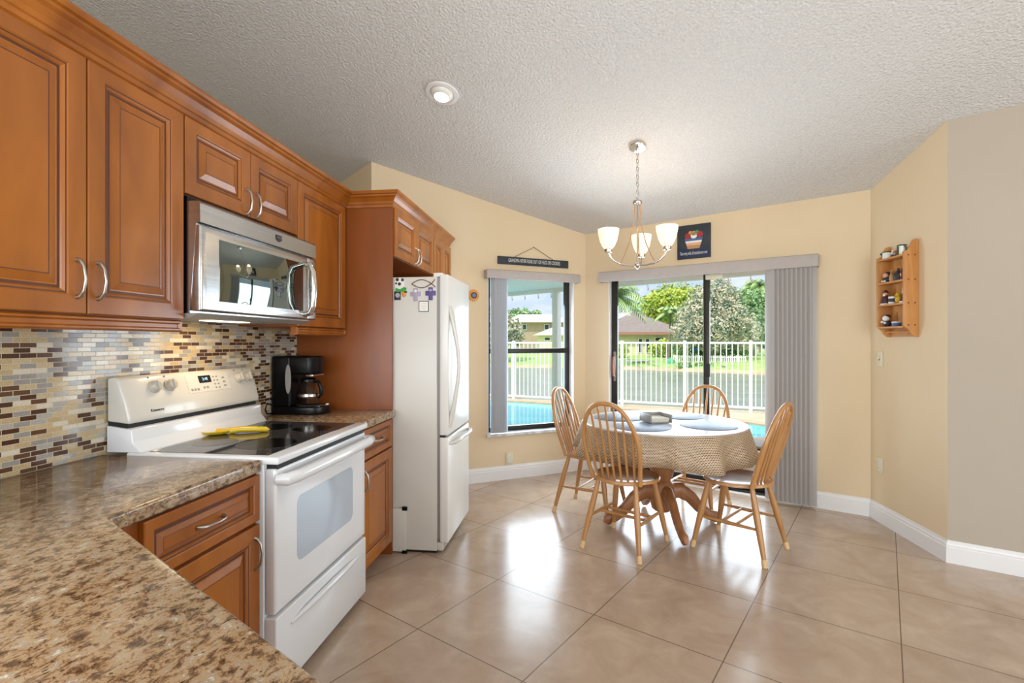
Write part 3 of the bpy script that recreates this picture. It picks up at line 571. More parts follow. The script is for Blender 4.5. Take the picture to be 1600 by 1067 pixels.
gv = bx('base_grille', (-.872, FY0 + .01, .02), (-.835, FY1 - .01, .072), M['bisque'], rf, bevel=.004)
mb = MB()
for i in range(9): mb.box((-.836, FY0 + .03 + i * .07, .03), (-.833, FY0 + .08 + i * .07, .06))
mb.build('grille_slots', M['grey'], gv)
bx('roller_strip', (-1.70, FY0 + .02, 0), (-.88, FY1 - .02, .02), M['dark'], rf)
# slim white panel with black corners in the gap
tb = thing('folding_step_stool', 'slim white folded panel with black corner caps, standing against refrigerator side', 'step stool', (-1.25, 3.058, 0))
bx('panel', (-1.45, 3.051, .012), (-1.068, 3.064, .285), M['fridge'], tb, bevel=.003)
for z0, z1 in ((0, .022), (.272, .296)): bx('corner_cap', (-1.095, 3.0495, z0), (-1.062, 3.0655, z1), M['black'], tb, bevel=.003)
# magnets on fridge side (plane y = FY0)
def ym(x, z, d=0): return Vector((x, FY0 - .0005 - d, z))
FM = lambda x, z: frame((x, FY0 - .001, z), (1, 0, 0), (0, 0, 1))
def mpx(px, py): return (-1.148 + (px - 614) * (.302 / 74), 1.345 + (533 - py) * 3.105 / FPX)
x_, z_ = mpx(660, 441); pts = []; pts2 = []
mb = MB()
up_ = [(x_ - .075 + .13 * t_ / 10, FY0 - .003, z_ + .026 * math.sin(math.pi * t_ / 10)) for t_ in range(11)] + [(x_ + .08, FY0 - .003, z_ - .022)]
dn_ = [(x_ - .075 + .13 * t_ / 10, FY0 - .003, z_ - .026 * math.sin(math.pi * t_ / 10)) for t_ in range(11)] + [(x_ + .077, FY0 - .003, z_ + .026)]
mb.tube(up_, .003, 6); mb.tube(dn_, .003, 6); tag(mb.build('fish_magnet', M['brown'], smooth=60), 'brown outline fish magnet high on the refrigerator side', 'magnet')
CR = [(-.014, -.042), (.014, -.042), (.014, -.012), (.034, -.012), (.034, .018), (.014, .018), (.014, .04), (-.014, .04), (-.014, .018), (-.034, .018), (-.034, -.012), (-.014, -.012)]
for px, py, mt, mt2, lb in ((648, 458, 'lilac', 'wht', 'pale grey cross magnet on the refrigerator side'), (672, 457, 'purple', 'lilac', 'purple cross magnet on the refrigerator side')):
    x_, z_ = mpx(px, py); o = MB().prism(CR, 0, .004, mat=FM(x_, z_)).build('cross_magnet', M[mt], bevel=.0015); tag(o, lb, 'magnet')
    MB().lathe([(.009, .004), (.009, .006), (0, .006)], 14, mat=FM(x_, z_ + .022)).build('center_dot', M[mt2], o)
x_, z_ = mpx(661, 477); o = MB().box((-.032, -.034, 0), (.032, .034, .003), mat=FM(x_, z_)).build('sign_magnet', M['charc']); tag(o, 'square white magnet with dark border below the cross magnets', 'magnet')
o2 = MB().box((-.028, -.03, .003), (.028, .03, .0036), mat=FM(x_, z_)).build('white_card', M['wht'], o)
mb = MB()
for i in range(4): mb.box((-.018, .016 - i * .011, .0036), (.016 - .004 * (i % 2), .018 - i * .011, .004), mat=FM(x_, z_))
mb.build('print_lines', M['pink'], o2)
x_, z_ = mpx(623, 442); o = MB().prism([(-.032, -.03), (.025, -.034), (.03, .01), (.024, .038), (-.028, .042), (-.035, .01)], 0, .004, mat=FM(x_, z_)).build('cow_magnet', M['wht']); tag(o, 'black and white patched magnet with green base at top corner', 'magnet')
mb = MB()
for a, b_, r_ in ((-.018, .032, .011), (.016, .03, .01), (-.004, .004, .011), (-.026, .008, .007)): mb.lathe([(r_, .004), (r_, .0048), (0, .0048)], 9, mat=FM(x_ + a, z_ + b_))
mb.build('black_patches', M['charc'], o)
MB().prism([(-.03, -.045), (.034, -.045), (.044, -.022), (.026, -.016), (0, -.03), (-.028, -.02)], .003, .006, mat=FM(x_, z_)).build('green_base', M['green'], o)
x_, z_ = mpx(619, 459); o = MB().box((-.022, -.03, 0), (.02, .025, .004), mat=FM(x_, z_)).build('clip_magnet', M['charc'], bevel=.001); tag(o, 'small dark magnet with pale round face below the patched magnet', 'magnet')
MB().lathe([(.015, .004), (.015, .006), (0, .006)], 14, mat=FM(x_, z_)).build('round_face', M['lilac'], o)
x_, z_ = mpx(629, 457); o = MB().prism([(.016 * math.cos(a * .628) * (1 if a % 2 else .8), .02 * math.sin(a * .628)) for a in range(10)], 0, .005, mat=FM(x_, z_)).build('fruit_magnet', M['orange'], bevel=.001); tag(o, 'small orange fruit magnet with dark leaf on refrigerator side', 'magnet')
MB().box((.004, .006, .005), (.022, .018, .006), mat=FM(x_, z_)).build('leaf', M['dgreen'], o)
# sunflower plaque on window wall
sc = C - WD * 1.33
def px_on_window(px):
    r_ = AX + RX * ((px - 800) / FPX); n2 = Vector((WN.x, WN.y, 0)); k = Vector((C.x, C.y, 0)).dot(n2) / r_.dot(n2); return k
k = px_on_window(740); q = AX * k + RX * ((740 - 800) / FPX * k); zz = Z(461, k)
fm = frame((q.x + WN.x * .001, q.y + WN.y * .001, zz), (WD.x, WD.y, 0), (0, 0, 1))
o = MB().prism([((.058 if a % 2 else .046) * math.cos(a * math.pi / 16), (.058 if a % 2 else .046) * math.sin(a * math.pi / 16)) for a in range(32)], 0, .008, mat=fm).build('sunflower_plaque', M['orange']); tag(o, 'round yellow sunflower wall ornament beside the refrigerator door', 'wall ornament')
MB().lathe([(.03, .008), (.03, .012), (0, .013)], 20, mat=fm).build('dark_ring', M['charc'], o); MB().lathe([(.02, .012), (.019, .015), (0, .016)], 20, mat=fm).build('blue_center', M['blue'], o)
# coffee maker
cm = thing('coffee_maker', 'black drip coffee maker with glass carafe on the short counter', 'coffee maker', (-1.63, 2.83, .914))
ky0, ky1 = 2.735, 2.925; kc = (ky0 + ky1) / 2
bs_ = MB().prism([(-1.782, ky0), (-1.56, ky0), (-1.51, ky0 + .02), (-1.478, kc - .03), (-1.478, kc + .03), (-1.51, ky1 - .02), (-1.56, ky1), (-1.782, ky1)], .915, .962).build('base', M['black'], cm, bevel=.008, seg=3)
bx('tower', (-1.782, ky0, .96), (-1.66, ky1, 1.26), M['black'], cm, bevel=.014, seg=3)
MB().prism([(-1.67, ky0), (-1.55, ky0 + .012), (-1.522, kc - .04), (-1.522, kc + .04), (-1.55, ky1 - .012), (-1.67, ky1)], 1.152, 1.258).build('brew_basket', M['black'], cm, bevel=.01, seg=3)
mb = MB().prism([(.0 + .018 * math.cos(a * .314), .085 * math.sin(a * .314)) for a in range(20)], 0, .003, mat=frame((-1.672, ky0 - .001, 1.125), (1, 0, 0), (0, 0, 1))); mb.build('water_gauge', M['grey'], cm)
bx('control_plate', (-1.535, kc - .055, .955), (-1.50, kc + .02, .9635), M['nickel'], bs_, bevel=.002); MB().lathe([(.016, 0), (.016, .008), (0, .008)], 14, (-1.505, kc + .045, .961)).build('button', M['nickel'], bs_)
MB().lathe([(.068, 0), (.068, .006), (0, .006)], 24, (-1.60, kc, .961)).build('warming_plate', M['dark'], cm)
cf = MB().lathe([(.045, .0), (.06, .006), (.067, .035), (.067, .06), (.058, .10), (.046, .125), (.042, .135), (.040, .134), (.044, .124), (.055, .099), (.064, .06), (.064, .035), (.058, .009), (0, .004)], 28, (-1.60, kc, .968)).build('carafe', M['carafe'], cm, smooth=60)
MB().lathe([(.0675, .048), (.0682, .05), (.0682, .062), (.0675, .064)], 28, (-1.60, kc, .968)).build('steel_band', M['chrome'], cf); MB().lathe([(.044, .133), (.046, .136), (.046, .150), (.03, .158), (0, .158)], 24, (-1.60, kc, .968)).build('lid', M['black'], cf)
MB().tube([(-1.562, kc - .008, 1.105), (-1.528, kc - .012, 1.10), (-1.512, kc - .014, 1.07), (-1.512, kc - .014, 1.03), (-1.53, kc - .012, 1.005)], [.009, .011, .012, .012, .008], 8, flat=.8).build('carafe_handle', M['black'], cf, smooth=60)
bx('top_trim', (-1.58, ky0 + .03, 1.138), (-1.535, ky1 - .03, 1.15), M['nickel'], cm, bevel=.002)
MB().tube([(-1.776, ky0 + .03, .96), (-1.786, ky0 - .03, .985), (-1.787, ky0 - .045, .95), (-1.785, ky0 - .03, .923), (-1.782, ky0 + .02, .92)], .004, 6).build('power_cord', M['black'], cm, smooth=60)
# spoon rest
sr = thing('spoon_rest', 'yellow ceramic spoon rest lying on the black glass cooktop', 'spoon rest', (-1.55, 2.11, .923))
dv = (Vector((-1.43, 2.17, 0)) - Vector((-1.69, 2.05, 0))).normalized(); fm = frame((-1.625, 2.08, .9235), dv, (-dv.y, dv.x, 0))
MB().lathe([(0, .003), (.03, .003), (.045, .012), (.05, .017), (.053, .016), (.047, .006), (.03, 0), (0, 0)], 28, mat=fm, sx=1.25, sy=.95).build('bowl', M['yellow'], sr, smooth=60)
hd = MB().tube([fm @ Vector((.055, 0, .012)), fm @ Vector((.10, 0, .017)), fm @ Vector((.16, 0, .016)), fm @ Vector((.21, 0, .011)), fm @ Vector((.222, 0, .009))], [.015, .013, .014, .012, .004], 10, flat=1.2).build('handle', M['yellow'], sr, smooth=60)
mb = MB()
for i in range(6): c_ = fm @ Vector((.145 + .012 * i, rnd.uniform(-.006, .006), .029 - .003 * (i / 5))); mb.ball(c_, .005, 6, sc=(1, 1, .4))
mb.build('leaf_decoration', M['green'], hd)
# ------------------------------------------------------------------ dining set
TCX, TCY = .63, 3.79
tb = thing('dining_table', 'round oak pedestal dining table by the sliding door', 'table', (TCX, TCY, 0), R(11))
def L3(f): return f
MB().lathe([(.50, .715), (.555, .722), (.565, .735), (.56, .752), (.0, .752)], 64).build('tabletop', M['tablewood'], tb, world=False, smooth=40)
MB().lathe([(.05, .10), (.075, .12), (.085, .16), (.085, .30), (.06, .33), (.075, .36), (.09, .42), (.085, .50), (.06, .56), (.055, .60), (.075, .63), (.10, .68), (.16, .70), (.16, .716)], 32).build('pedestal', M['tablewood'], tb, world=False, smooth=50)
for i in range(4):
    a = i * math.pi / 2; u = Vector((math.cos(a), math.sin(a), 0))
    pts = [u * .05 + Vector((0, 0, .24)), u * .13 + Vector((0, 0, .25)), u * .21 + Vector((0, 0, .20)), u * .28 + Vector((0, 0, .12)), u * .35 + Vector((0, 0, .065)), u * .41 + Vector((0, 0, .045)), u * .435 + Vector((0, 0, .05))]
    MB().tube(pts, [.065, .06, .048, .042, .038, .042, .025], 10, flat=.62).build('leg', M['tablewood'], tb, world=False, smooth=60)
# cloth: top disc and wavy skirt in one mesh, with UVs for the weave
me = bpy.data.meshes.new('tablecloth'); n = 160; vs = []; fs = []; uv = []; mi = []
rows = [(.0, 0), (.30, 0), (.55, 0), (.572, 0), (.580, .004), (.586, .018), (.602, .08), (.622, .15), (.64, .215)]
for j, (r_, dz) in enumerate(rows):
    for k in range(n):
        a = 2 * math.pi * k / n; am = max(0, (j - 4) / 4)
        rr_ = r_ + am * (.034 * math.sin(9 * a + .6) + .016 * math.sin(16 * a + 2) + .006 * math.sin(31 * a)) - am * (.07 * math.exp(-((math.degrees(a) - 240) / 26) ** 2)); zz = .756 - dz - am * .012 * math.sin(5 * a + 1)
        vs.append((TCX + rr_ * math.cos(a), TCY + rr_ * math.sin(a), zz))
for j in range(len(rows) - 1):
    for k in range(n): fs.append((j * n + k, (j + 1) * n + k, (j + 1) * n + (k + 1) % n, j * n + (k + 1) % n)); mi.append(1 if j < 4 else 0)
me.from_pydata(vs, [], fs); ul = me.uv_layers.new(name='UVMap')
arc = [0, .3, .55, .572, .581, .597, .662, .736, .804]
for p_ in me.polygons:
    for li in p_.loop_indices:
        vi = me.loops[li].vertex_index; j, k = divmod(vi, n); kk = k if not (k == 0 and max(me.loops[x].vertex_index % n for x in p_.loop_indices) == n - 1) else n
        ul.data[li].uv = (kk / n * 2 * math.pi * .60, arc[j])
me.materials.append(M['cloth']); me.materials.append(M['clothtop']); me.polygons.foreach_set('material_index', mi); me.polygons.foreach_set('use_smooth', [True] * len(fs))
tcl = bpy.data.objects.new('tablecloth', me); COL.objects.link(tcl); MW[tcl] = Matrix.Identity(4); tag(tcl, 'woven tan tablecloth draped over the round dining table', 'tablecloth')
sol = tcl.modifiers.new('thickness', 'SOLIDIFY'); sol.thickness = .002; sol.offset = 1
for a, mt, lb in ((156, 'mat2', 'round dark woven placemat at the left, nearest the small window'), (236, 'mat', 'round grey-blue placemat in front of the chair nearest the kitchen'), (-30, 'mat', 'round grey-blue placemat in front of the right-hand chair'), (58, 'mat', 'round grey-blue placemat behind the napkin holder, by sliding door')):
    c_ = (TCX + .33 * math.cos(R(a)), TCY + .33 * math.sin(R(a)), .7585)
    tag(MB().lathe([(0, .0), (.19, .0), (.192, .002), (.19, .0035), (0, .0035)], 48, c_).build('placemat', M[mt], smooth=40), lb, 'placemat', 'round placemats on the table')
nh = thing('napkin_holder', 'square grey napkin holder with napkins on the table', 'napkin holder', (.575, 3.735, .7625), R(YAW + 12))
mb = MB().box((-.085, -.085, .0), (.085, .085, .008)); mb.build('tray_base', M['grey'], nh, world=False, bevel=.002)
for nm, a, b_ in (('side_wall', (-.085, -.085, 0), (-.075, .085, .06)), ('side_wall', (.075, -.085, 0), (.085, .085, .06)), ('back_wall', (-.085, .075, 0), (.085, .085, .06))): MB().box(a, b_).build(nm, M['grey'], nh, world=False, bevel=.002)
mb = MB()
for i in range(6): mb.box((-.068 + rnd.uniform(-.004, .004), -.072 + rnd.uniform(-.004, .004), .009 + i * .0045), (.068 + rnd.uniform(-.004, .004), .068, .0125 + i * .0045))
o = mb.build('napkins', M['paper'], None); o.parent = None
o.location = (.575, 3.735, .7625); o.rotation_euler = (0, 0, R(YAW + 12)); tag(o, 'stack of white paper napkins lying in the grey holder', 'napkins')
# chairs
def chair(label, loc, rz):
    t_ = thing('dining_chair', label, 'chair', loc, rz, 'oak hoop-back chairs around the table')
    # local: +x = facing
    pl = []
    for k in range(40):
        a = 2 * math.pi * k / 40; r_ = 1 + .05 * math.cos(2 * a)
        x_ = .205 * math.cos(a); y_ = .215 * math.sin(a) * (1 + .10 * math.cos(a))
        pl.append((.01 + x_ * r_, y_))
    mb = MB(); vs = []; rg_ = [(.90, -.012), (1, -.004), (1.0, .010), (.97, .016), (.85, .012), (.5, .004), (.2, .002)]
    for q, dz in rg_:
        for x_, y_ in pl: vs.append((.01 + (x_ - .01) * q, y_ * q, .447 + dz))
    fs = []
    for i in range(len(rg_) - 1):
        for k in range(40): fs.append((i * 40 + k, i * 40 + (k + 1) % 40, (i + 1) * 40 + (k + 1) % 40, (i + 1) * 40 + k))
    fs += [tuple(range(39, -1, -1)), tuple(range((len(rg_) - 1) * 40, len(rg_) * 40))]
    mb.add(vs, fs).build('seat', M['oak'], t_, world=False, smooth=50)
    ft = {}
    for sx_, sy_ in ((1, 1), (1, -1), (-1, 1), (-1, -1)):
        top = Vector((.01 + sx_ * .135, sy_ * .13, .44)); bot = Vector((.0 + sx_ * .225, sy_ * .20, .0)); ft[(sx_, sy_)] = (top, bot)
        pts = [top.lerp(bot, q) for q in (0, .15, .35, .5, .7, .93)]
        lg = MB().tube(pts, [.014, .017, .0205, .02, .017, .013], 10).build('leg', M['oak'], t_, world=False, smooth=60)
        MB().tube([top.lerp(bot, .90), top.lerp(bot, .935), bot], [.014, .017, .0165], 10).build('foot_cap', M['felt'], lg, world=False, smooth=60)
    at = lambda k, q: ft[k][0].lerp(ft[k][1], q)
    def bar(a, b_, nm='stretcher', rmax=.013):
        MB().tube([a.lerp(b_, q) for q in (0, .2, .5, .8, 1)], [.008, .010, rmax, .010, .008], 8).build(nm, M['oak'], t_, world=False, smooth=60)
    for s_ in (1, -1): bar(at((1, s_), .54), at((-1, s_), .54))
    for q in (.38, .62):
        a = at((1, 1), .54).lerp(at((-1, 1), .54), q); b_ = at((1, -1), .54).lerp(at((-1, -1), .54), q); bar(a, b_, rmax=.011)
    # hoop: in a plane leaning back
    hp_ = []; lean = .30
    def hoop(u, h): return Vector((-.138 - lean * h, u, .455 + h))
    H = .505
    for k in range(25):
        a = math.pi * k / 24; u = -math.cos(a); h = math.sin(a)
        wv = .205 * (1.0 if abs(u) < .9 else 1.0)
        yy = wv * math.copysign(abs(u) ** .8, u); hh = H * (h ** .75)
        yy *= .80 + .20 * min(1, hh / (H * .5))
        hp_.append(hoop(yy, hh))
    hp_[0] = hoop(-.165, -.01); hp_[-1] = hoop(.165, -.01)
    MB().tube(hp_, .0145, 10, flat=1.0).build('back_hoop', M['oak'], t_, world=False, smooth=60)
    for i in range(7):
        u0 = (i - 3) * .043; u1 = (i - 3) * .054
        hh = H * .985
        for q in range(len(hp_) - 1):
            if (hp_[q].y - u1) * (hp_[q + 1].y - u1) <= 0 and hp_[q].z > .7: hh = hp_[q].z - .455; break
        a = Vector((-.134 - .012 * (1 - abs(i - 3) / 3.0) * 1.5, u0, .455)); b_ = hoop(u1, hh)
        MB().tube([a.lerp(b_, q) for q in (0, .3, .65, 1)], [.0075, .0095, .0085, .006], 8).build('spindle', M['oak'], t_, world=False, smooth=60)
    return t_
ch = chair('oak hoop-back chair nearest the kitchen, its back toward the camera', (.325, 3.385, 0), R(59))
dup(ch, (.115, 4.05, 0), R(-25), 'oak hoop-back chair on the window side, left of the table')
dup(ch, (1.06, 3.425, 0), R(142), 'oak hoop-back chair at the right of the table, seen from its side')
dup(ch, (.97, 4.22, 0), R(238), 'oak hoop-back chair behind the table, against the sliding door')
# ------------------------------------------------------------------ chandelier and ceiling light
k = 3.667; cxy = W(996, k); cz = ceil_z(*cxy)
chd = thing('chandelier', 'three-arm nickel chandelier with lit white glass shades over the table', 'chandelier', (cxy[0], cxy[1], 1.88))
tilt = Vector((-cb, -cc, 1)).normalized(); cu_ = tilt.cross(Vector((0, 1, 0))).normalized(); cv_ = tilt.cross(cu_)
fm = frame((cxy[0], cxy[1], cz), cu_, cv_)
sg = 1 if (fm.to_3x3() @ Vector((0, 0, 1))).z < 0 else -1
MB().lathe([(.064, 0), (.064, .012 * sg), (.058, .022 * sg), (.012, .026 * sg), (.01, .045 * sg), (0, .045 * sg)], 32, mat=fm).build('canopy', M['chrome'], chd, smooth=40)
mb = MB(); zt, zb = cz - .04, 2.40; nl = int((zt - zb) / .028)
for i in range(nl):
    z0 = zt - i * (zt - zb) / nl; a = (i % 2) * math.pi / 2; u = Vector((math.cos(a + .4), math.sin(a + .4), 0)); c_ = Vector((cxy[0], cxy[1], z0 - .018))
    mb.tube([c_ + u * .009 * math.cos(g_ * math.pi / 5) + Vector((0, 0, .02 * math.sin(g_ * math.pi / 5))) for g_ in range(11)], .0022, 6)
mb.build('chain', M['nickel'], chd, smooth=60)
HX, HY = cxy
MB().lathe([(.0, .035), (.006, .035), (.008, .02), (.032, .018), (.034, .0), (.030, -.006), (0, -.006)], 24, (HX, HY, 2.36)).build('hub', M['chrome'], chd, smooth=40)
MB().tube([(HX, HY, 2.36), (HX, HY, 1.90)], .006, 10).build('center_rod', M['chrome'], chd, smooth=60)
MB().lathe([(0, -.018), (.008, -.016), (.010, -.008), (.02, 0), (.024, .012), (.018, .03), (.008, .036)], 20, (HX, HY, 1.895)).build('bottom_finial', M['chrome'], chd, smooth=60)
ARMR = .215
for i, a in enumerate((180 + YAW + 2, 300 + YAW + 2 - 240, 60 + YAW + 2 - 120)):
    a = R(a) if i == 0 else R((YAW + 68) if i == 1 else (YAW - 32))
    u = Vector((math.cos(a), math.sin(a), 0)); o_ = Vector((HX, HY, 0))
    pts = [o_ + u * r_ + Vector((0, 0, z_)) for r_, z_ in ((.01, 1.905), (.06, 1.903), (.12, 1.912), (.17, 1.935), (.20, 1.965), (ARMR, 2.0))]
    arm = MB().tube(pts, .008, 8, flat=.7).build('arm', M['chrome'], chd, smooth=60)
    MB().lathe([(.008, -.012), (.026, -.008), (.030, .006), (.030, .016), (.02, .018)], 20, tuple(o_ + u * ARMR + Vector((0, 0, 2.005)))).build('shade_cup', M['chrome'], arm, smooth=40)
    MB().lathe([(.026, 0), (.044, .02), (.062, .06), (.073, .11), (.077, .145), (.0745, .146), (.070, .11), (.059, .06), (.041, .022), (.0, .004)], 32, tuple(o_ + u * ARMR + Vector((0, 0, 2.022)))).build('glass_shade', M['shade'], arm, smooth=60)
    st = [o_ + u * r_ + Vector((0, 0, z_)) for r_, z_ in ((.018, 2.355), (.022, 2.28), (.035, 2.18), (.06, 2.07), (.10, 1.97), (.125, 1.925))]
    MB().tube(st, .0035, 6, flat=2.0).build('support_rod', M['tan'], chd, smooth=60)
    light('chandelier_bulb', 'POINT', tuple(o_ + u * ARMR + Vector((0, 0, 2.20))), energy=1.4, color=(1, .80, .56), size=.04)
# recessed ceiling light
d_ = 3.45; rx = AX * d_ + RX * ((691 - 800) / FPX * d_)
for _ in range(20): d_ = (ceil_z(rx.x, rx.y) - CAMH) * FPX / (533 - 145); rx = AX * d_ + RX * ((691 - 800) / FPX * d_)
rc = thing('recessed_light', 'round recessed eyeball ceiling light, lit, above the kitchen floor', 'ceiling light', (rx.x, rx.y, ceil_z(rx.x, rx.y)))
fm = frame(rc.location, cu_, cv_)
MB().lathe([(.112, 0), (.110, .010 * sg), (.085, .012 * sg), (.078, .004 * sg), (.078, 0)], 40, mat=fm).build('trim_ring', M['white'], rc, smooth=40)
MB().lathe([(.078, .003 * sg), (.075, .012 * sg), (.066, .026 * sg), (.052, .034 * sg)], 32, mat=fm).build('eyeball', M['wht'], rc, smooth=50)
MB().lathe([(.052, .0335 * sg), (.03, .038 * sg), (0, .039 * sg)], 28, mat=fm).build('lit_bulb', M['lamp'], rc, smooth=50)
light('recessed_light_beam', 'SPOT', (rx.x, rx.y, rc.location.z - .06), (R(8), 0, 0), 25, (1, .82, .6), .05, spot=110, blend=.8)
# ------------------------------------------------------------------ things on the walls
# hanging sign above window
def wallpt(px, py): k_ = px_on_window(px); q_ = AX * k_ + RX * ((px - 800) / FPX * k_); return Vector((q_.x, q_.y, Z(py, k_)))
a, b_ = wallpt(777, 406.5), wallpt(887, 412.5); sgn = thing('hanging_sign', 'long dark hanging sign with white hand lettering above the small window', 'sign', ((a + b_) / 2))
cz_ = (a.z + b_.z) / 2; ln = (b_ - a).length; fm = frame(((a.x + b_.x) / 2 + WN.x * .002, (a.y + b_.y) / 2 + WN.y * .002, cz_), (WD.x, WD.y, 0), (0, 0, 1))
MB().box((-ln / 2, -.038, 0), (ln / 2, .038, .014), mat=fm).build('board', M['slate'], sgn, bevel=.002)
text('lettering', 'GRANDMA NEVER RUNS OUT OF HUGS OR COOKIES', .052, M['chalk'], sgn, fm @ Matrix.Translation((0.005, .002, .0148)), sx=.46)
MB().tube([fm @ Vector((-.22, .036, .008)), fm @ Vector((0.0, .15, .006)), fm @ Vector((.22, .036, .008))], .003, 6).build('hanging_cord', M['string'], sgn); MB().lathe([(.004, 0), (.004, .012), (0, .012)], 8, mat=fm @ Matrix.Translation((0, .152, 0))).build('nail', M['dark'], sgn)
# picture above the slider
def bwall(px, py): r_ = AX + RX * ((px - 800) / FPX); n2 = Vector((BN.x, BN.y, 0)); k_ = Vector((C.x, C.y, 0)).dot(n2) / r_.dot(n2); q_ = r_ * k_; return Vector((q_.x, q_.y, Z(py, k_)))
a, b_ = bwall(1059, 354), bwall(1111, 401); pw = math.hypot(b_.x - a.x, b_.y - a.y); ph = a.z - b_.z
pc = thing('wall_picture', 'dark square picture of a striped fruit bowl above the sliding door', 'picture', ((a + b_) / 2))
fm = frame(((a.x + b_.x) / 2 + BN.x * .002, (a.y + b_.y) / 2 + BN.y * .002, (a.z + b_.z) / 2), (BD.x, BD.y, 0), (0, 0, 1))
MB().box((-pw / 2, -ph / 2, 0), (pw / 2, ph / 2, .015), mat=fm).build('board', M['slate'], pc, bevel=.002)
def flat(nm, poly, mt, z=.0155, th=.001, par=None): return MB().prism(poly, z, z + th, mat=fm).build(nm, M[mt], par or pc)
flat('caption_band', [(-pw / 2 + .01, -ph / 2 + .012), (pw / 2 - .01, -ph / 2 + .012), (pw / 2 - .01, -ph / 2 + .09), (-pw / 2 + .01, -ph / 2 + .09)], 'navy')
def bowl(y0, y1): f_ = lambda y: .052 + .030 * ((y + .07) / .10); return [(-f_(y0) - 0, y0), (f_(y0), y0), (f_(y1), y1), (-f_(y1), y1)]
for y0, y1, mt in ((-.068, -.035, 'tan'), (-.035, -.012, 'pink'), (-.012, .006, 'wht'), (.006, .03, 'blue')): flat('bowl_stripe', bowl(y0, y1), mt)
circ = lambda cx_, cy_, r_, ry=None: [(cx_ + r_ * math.cos(q * .449), cy_ + (ry or r_) * math.sin(q * .449)) for q in range(14)]
for cx_, cy_, r_, mt in ((-.05, .052, .028, 'red'), (.055, .06, .03, 'red'), (.002, .058, .032, 'wht'), (.002, .075, .022, 'tan'), (-.028, .08, .018, 'orange'), (.03, .085, .016, 'green')): flat('fruit', circ(cx_, cy_, r_), mt, .0157)
text('caption', 'Take every wish, all occasions are over', .046, M['chalk'], pc, fm @ Matrix.Translation((0, -ph / 2 + .05, .0172)), sx=.34)
# outlets, switch
def plate(name, label, cat, fm, kind):
    t_ = thing(name, label, cat, fm.translation); pl_ = MB().box((-.036, -.057, 0), (.036, .057, .006), mat=fm).build('cover_plate', M['ivory'], t_, bevel=.002)
    if kind == 'o':
        for s_ in (-.021, .021):
            rc_ = MB().prism([(.017 * math.cos(q * .393) , s_ + .014 * math.sin(q * .393)) for q in range(16)], .006, .008, mat=fm).build('receptacle', M['wht'], t_)
            MB().box((-.008, s_ - .004, .008), (-.005, s_ + .005, .0084), mat=fm).box((.005, s_ - .004, .008), (.008, s_ + .005, .0084), mat=fm).build('slots', M['slot'], rc_)
    else: MB().box((-.007, -.014, .006), (.007, .014, .0068), mat=fm).build('switch_slot', M['slot'], t_); MB().box((-.006, -.004, .006), (.006, .014, .018), mat=fm).build('toggle', M['ivory'], t_, bevel=.002)
rwf = lambda y, z: frame((2.249, y, z), (0, -1, 0), (0, 0, 1))
plate('light_switch', 'ivory light switch below the wall shelf', 'light switch', rwf(4.04, 1.217), 's'); plate('power_outlet', 'ivory power outlet low on the wall under the light switch', 'outlet', rwf(4.04, .425), 'o')
q_ = wallpt(796, 715.5); plate('power_outlet', 'ivory power outlet under the small window', 'outlet', frame((q_.x + WN.x * .001, q_.y + WN.y * .001, q_.z), (WD.x, WD.y, 0), (0, 0, 1)), 'o')
# knick-knack shelf on right wall
SY0, SY1, SXF = 3.615, 3.925, 2.158
sh = thing('wall_shelf', 'small pine knick-knack shelf hanging on the right wall', 'shelf', (2.25, 3.77, 1.38))
pr = [(2.249, 1.375), (2.249, 2.02), (2.235, 2.028), (2.215, 2.02), (2.20, 1.985), (2.185, 1.955), (SXF, 1.942), (SXF, 1.445), (2.172, 1.437), (2.19, 1.425), (2.205, 1.395), (2.225, 1.378)]
for y0, y1 in ((SY0, SY0 + .016), (SY1 - .016, SY1)):
    sd_ = xz_prism(pr, y0, y1).build('side_panel', M['pine'], sh, bevel=.002)
    if y0 == SY0:
        mb = MB()
        for x_, z_ in ((2.185, 1.92), (2.225, 1.92), (2.185, 1.757), (2.225, 1.757), (2.185, 1.602), (2.225, 1.602), (2.185, 1.455), (2.225, 1.455)): mb.lathe([(.0055, 0), (.0055, .0012), (0, .0012)], 10, mat=frame((x_, SY0 - .0002, z_), (1, 0, 0), (0, 0, 1)))
        mb.build('wood_plugs', M['knot'], sd_)
bx('back_panel', (2.241, SY0 + .016, 1.378), (2.249, SY1 - .016, 1.99), M['pine'], sh)
SL = [1.930, 1.762, 1.607, 1.449]
for z in SL: bx('shelf_board', (SXF, SY0 + .016, z - .012), (2.241, SY1 - .016, z), M['pine'], sh, bevel=.001)
MB().tube([(2.215, SY0 + .016, 1.412), (2.215, SY1 - .016, 1.412)], .008, 8).build('towel_rod', M['pine'], sh)
GK = 'knick-knacks on the wall shelf'
def fig(name, label, cat, y, si, x=2.195): return thing(name, label, cat, (x, y, SL[si]), 0, GK)
def LT(t_, nm, prof, mt, off=(0, 0, 0), sx=1, sy=1): return MB().lathe(prof, 18, off, sx=sx, sy=sy).build(nm, M[mt], t_, world=False, smooth=50)
def BALL(t_, nm, c_, r_, mt, sc=(1, 1, 1)): return MB().ball(c_, r_, 12, sc=sc).build(nm, M[mt], t_, world=False, smooth=70)
t_ = fig('watering_can', 'tiny white and green watering can on shelf top, spout left', 'ornament', 3.865, 0)
LT(t_, 'body', [(.026, 0), (.027, .003), (.026, .04), (.024, .048), (.022, .048), (.022, .006), (0, .006)], 'wht'); LT(t_, 'rim', [(.0245, .046), (.027, .048), (.027, .052), (.0245, .054)], 'dgreen')
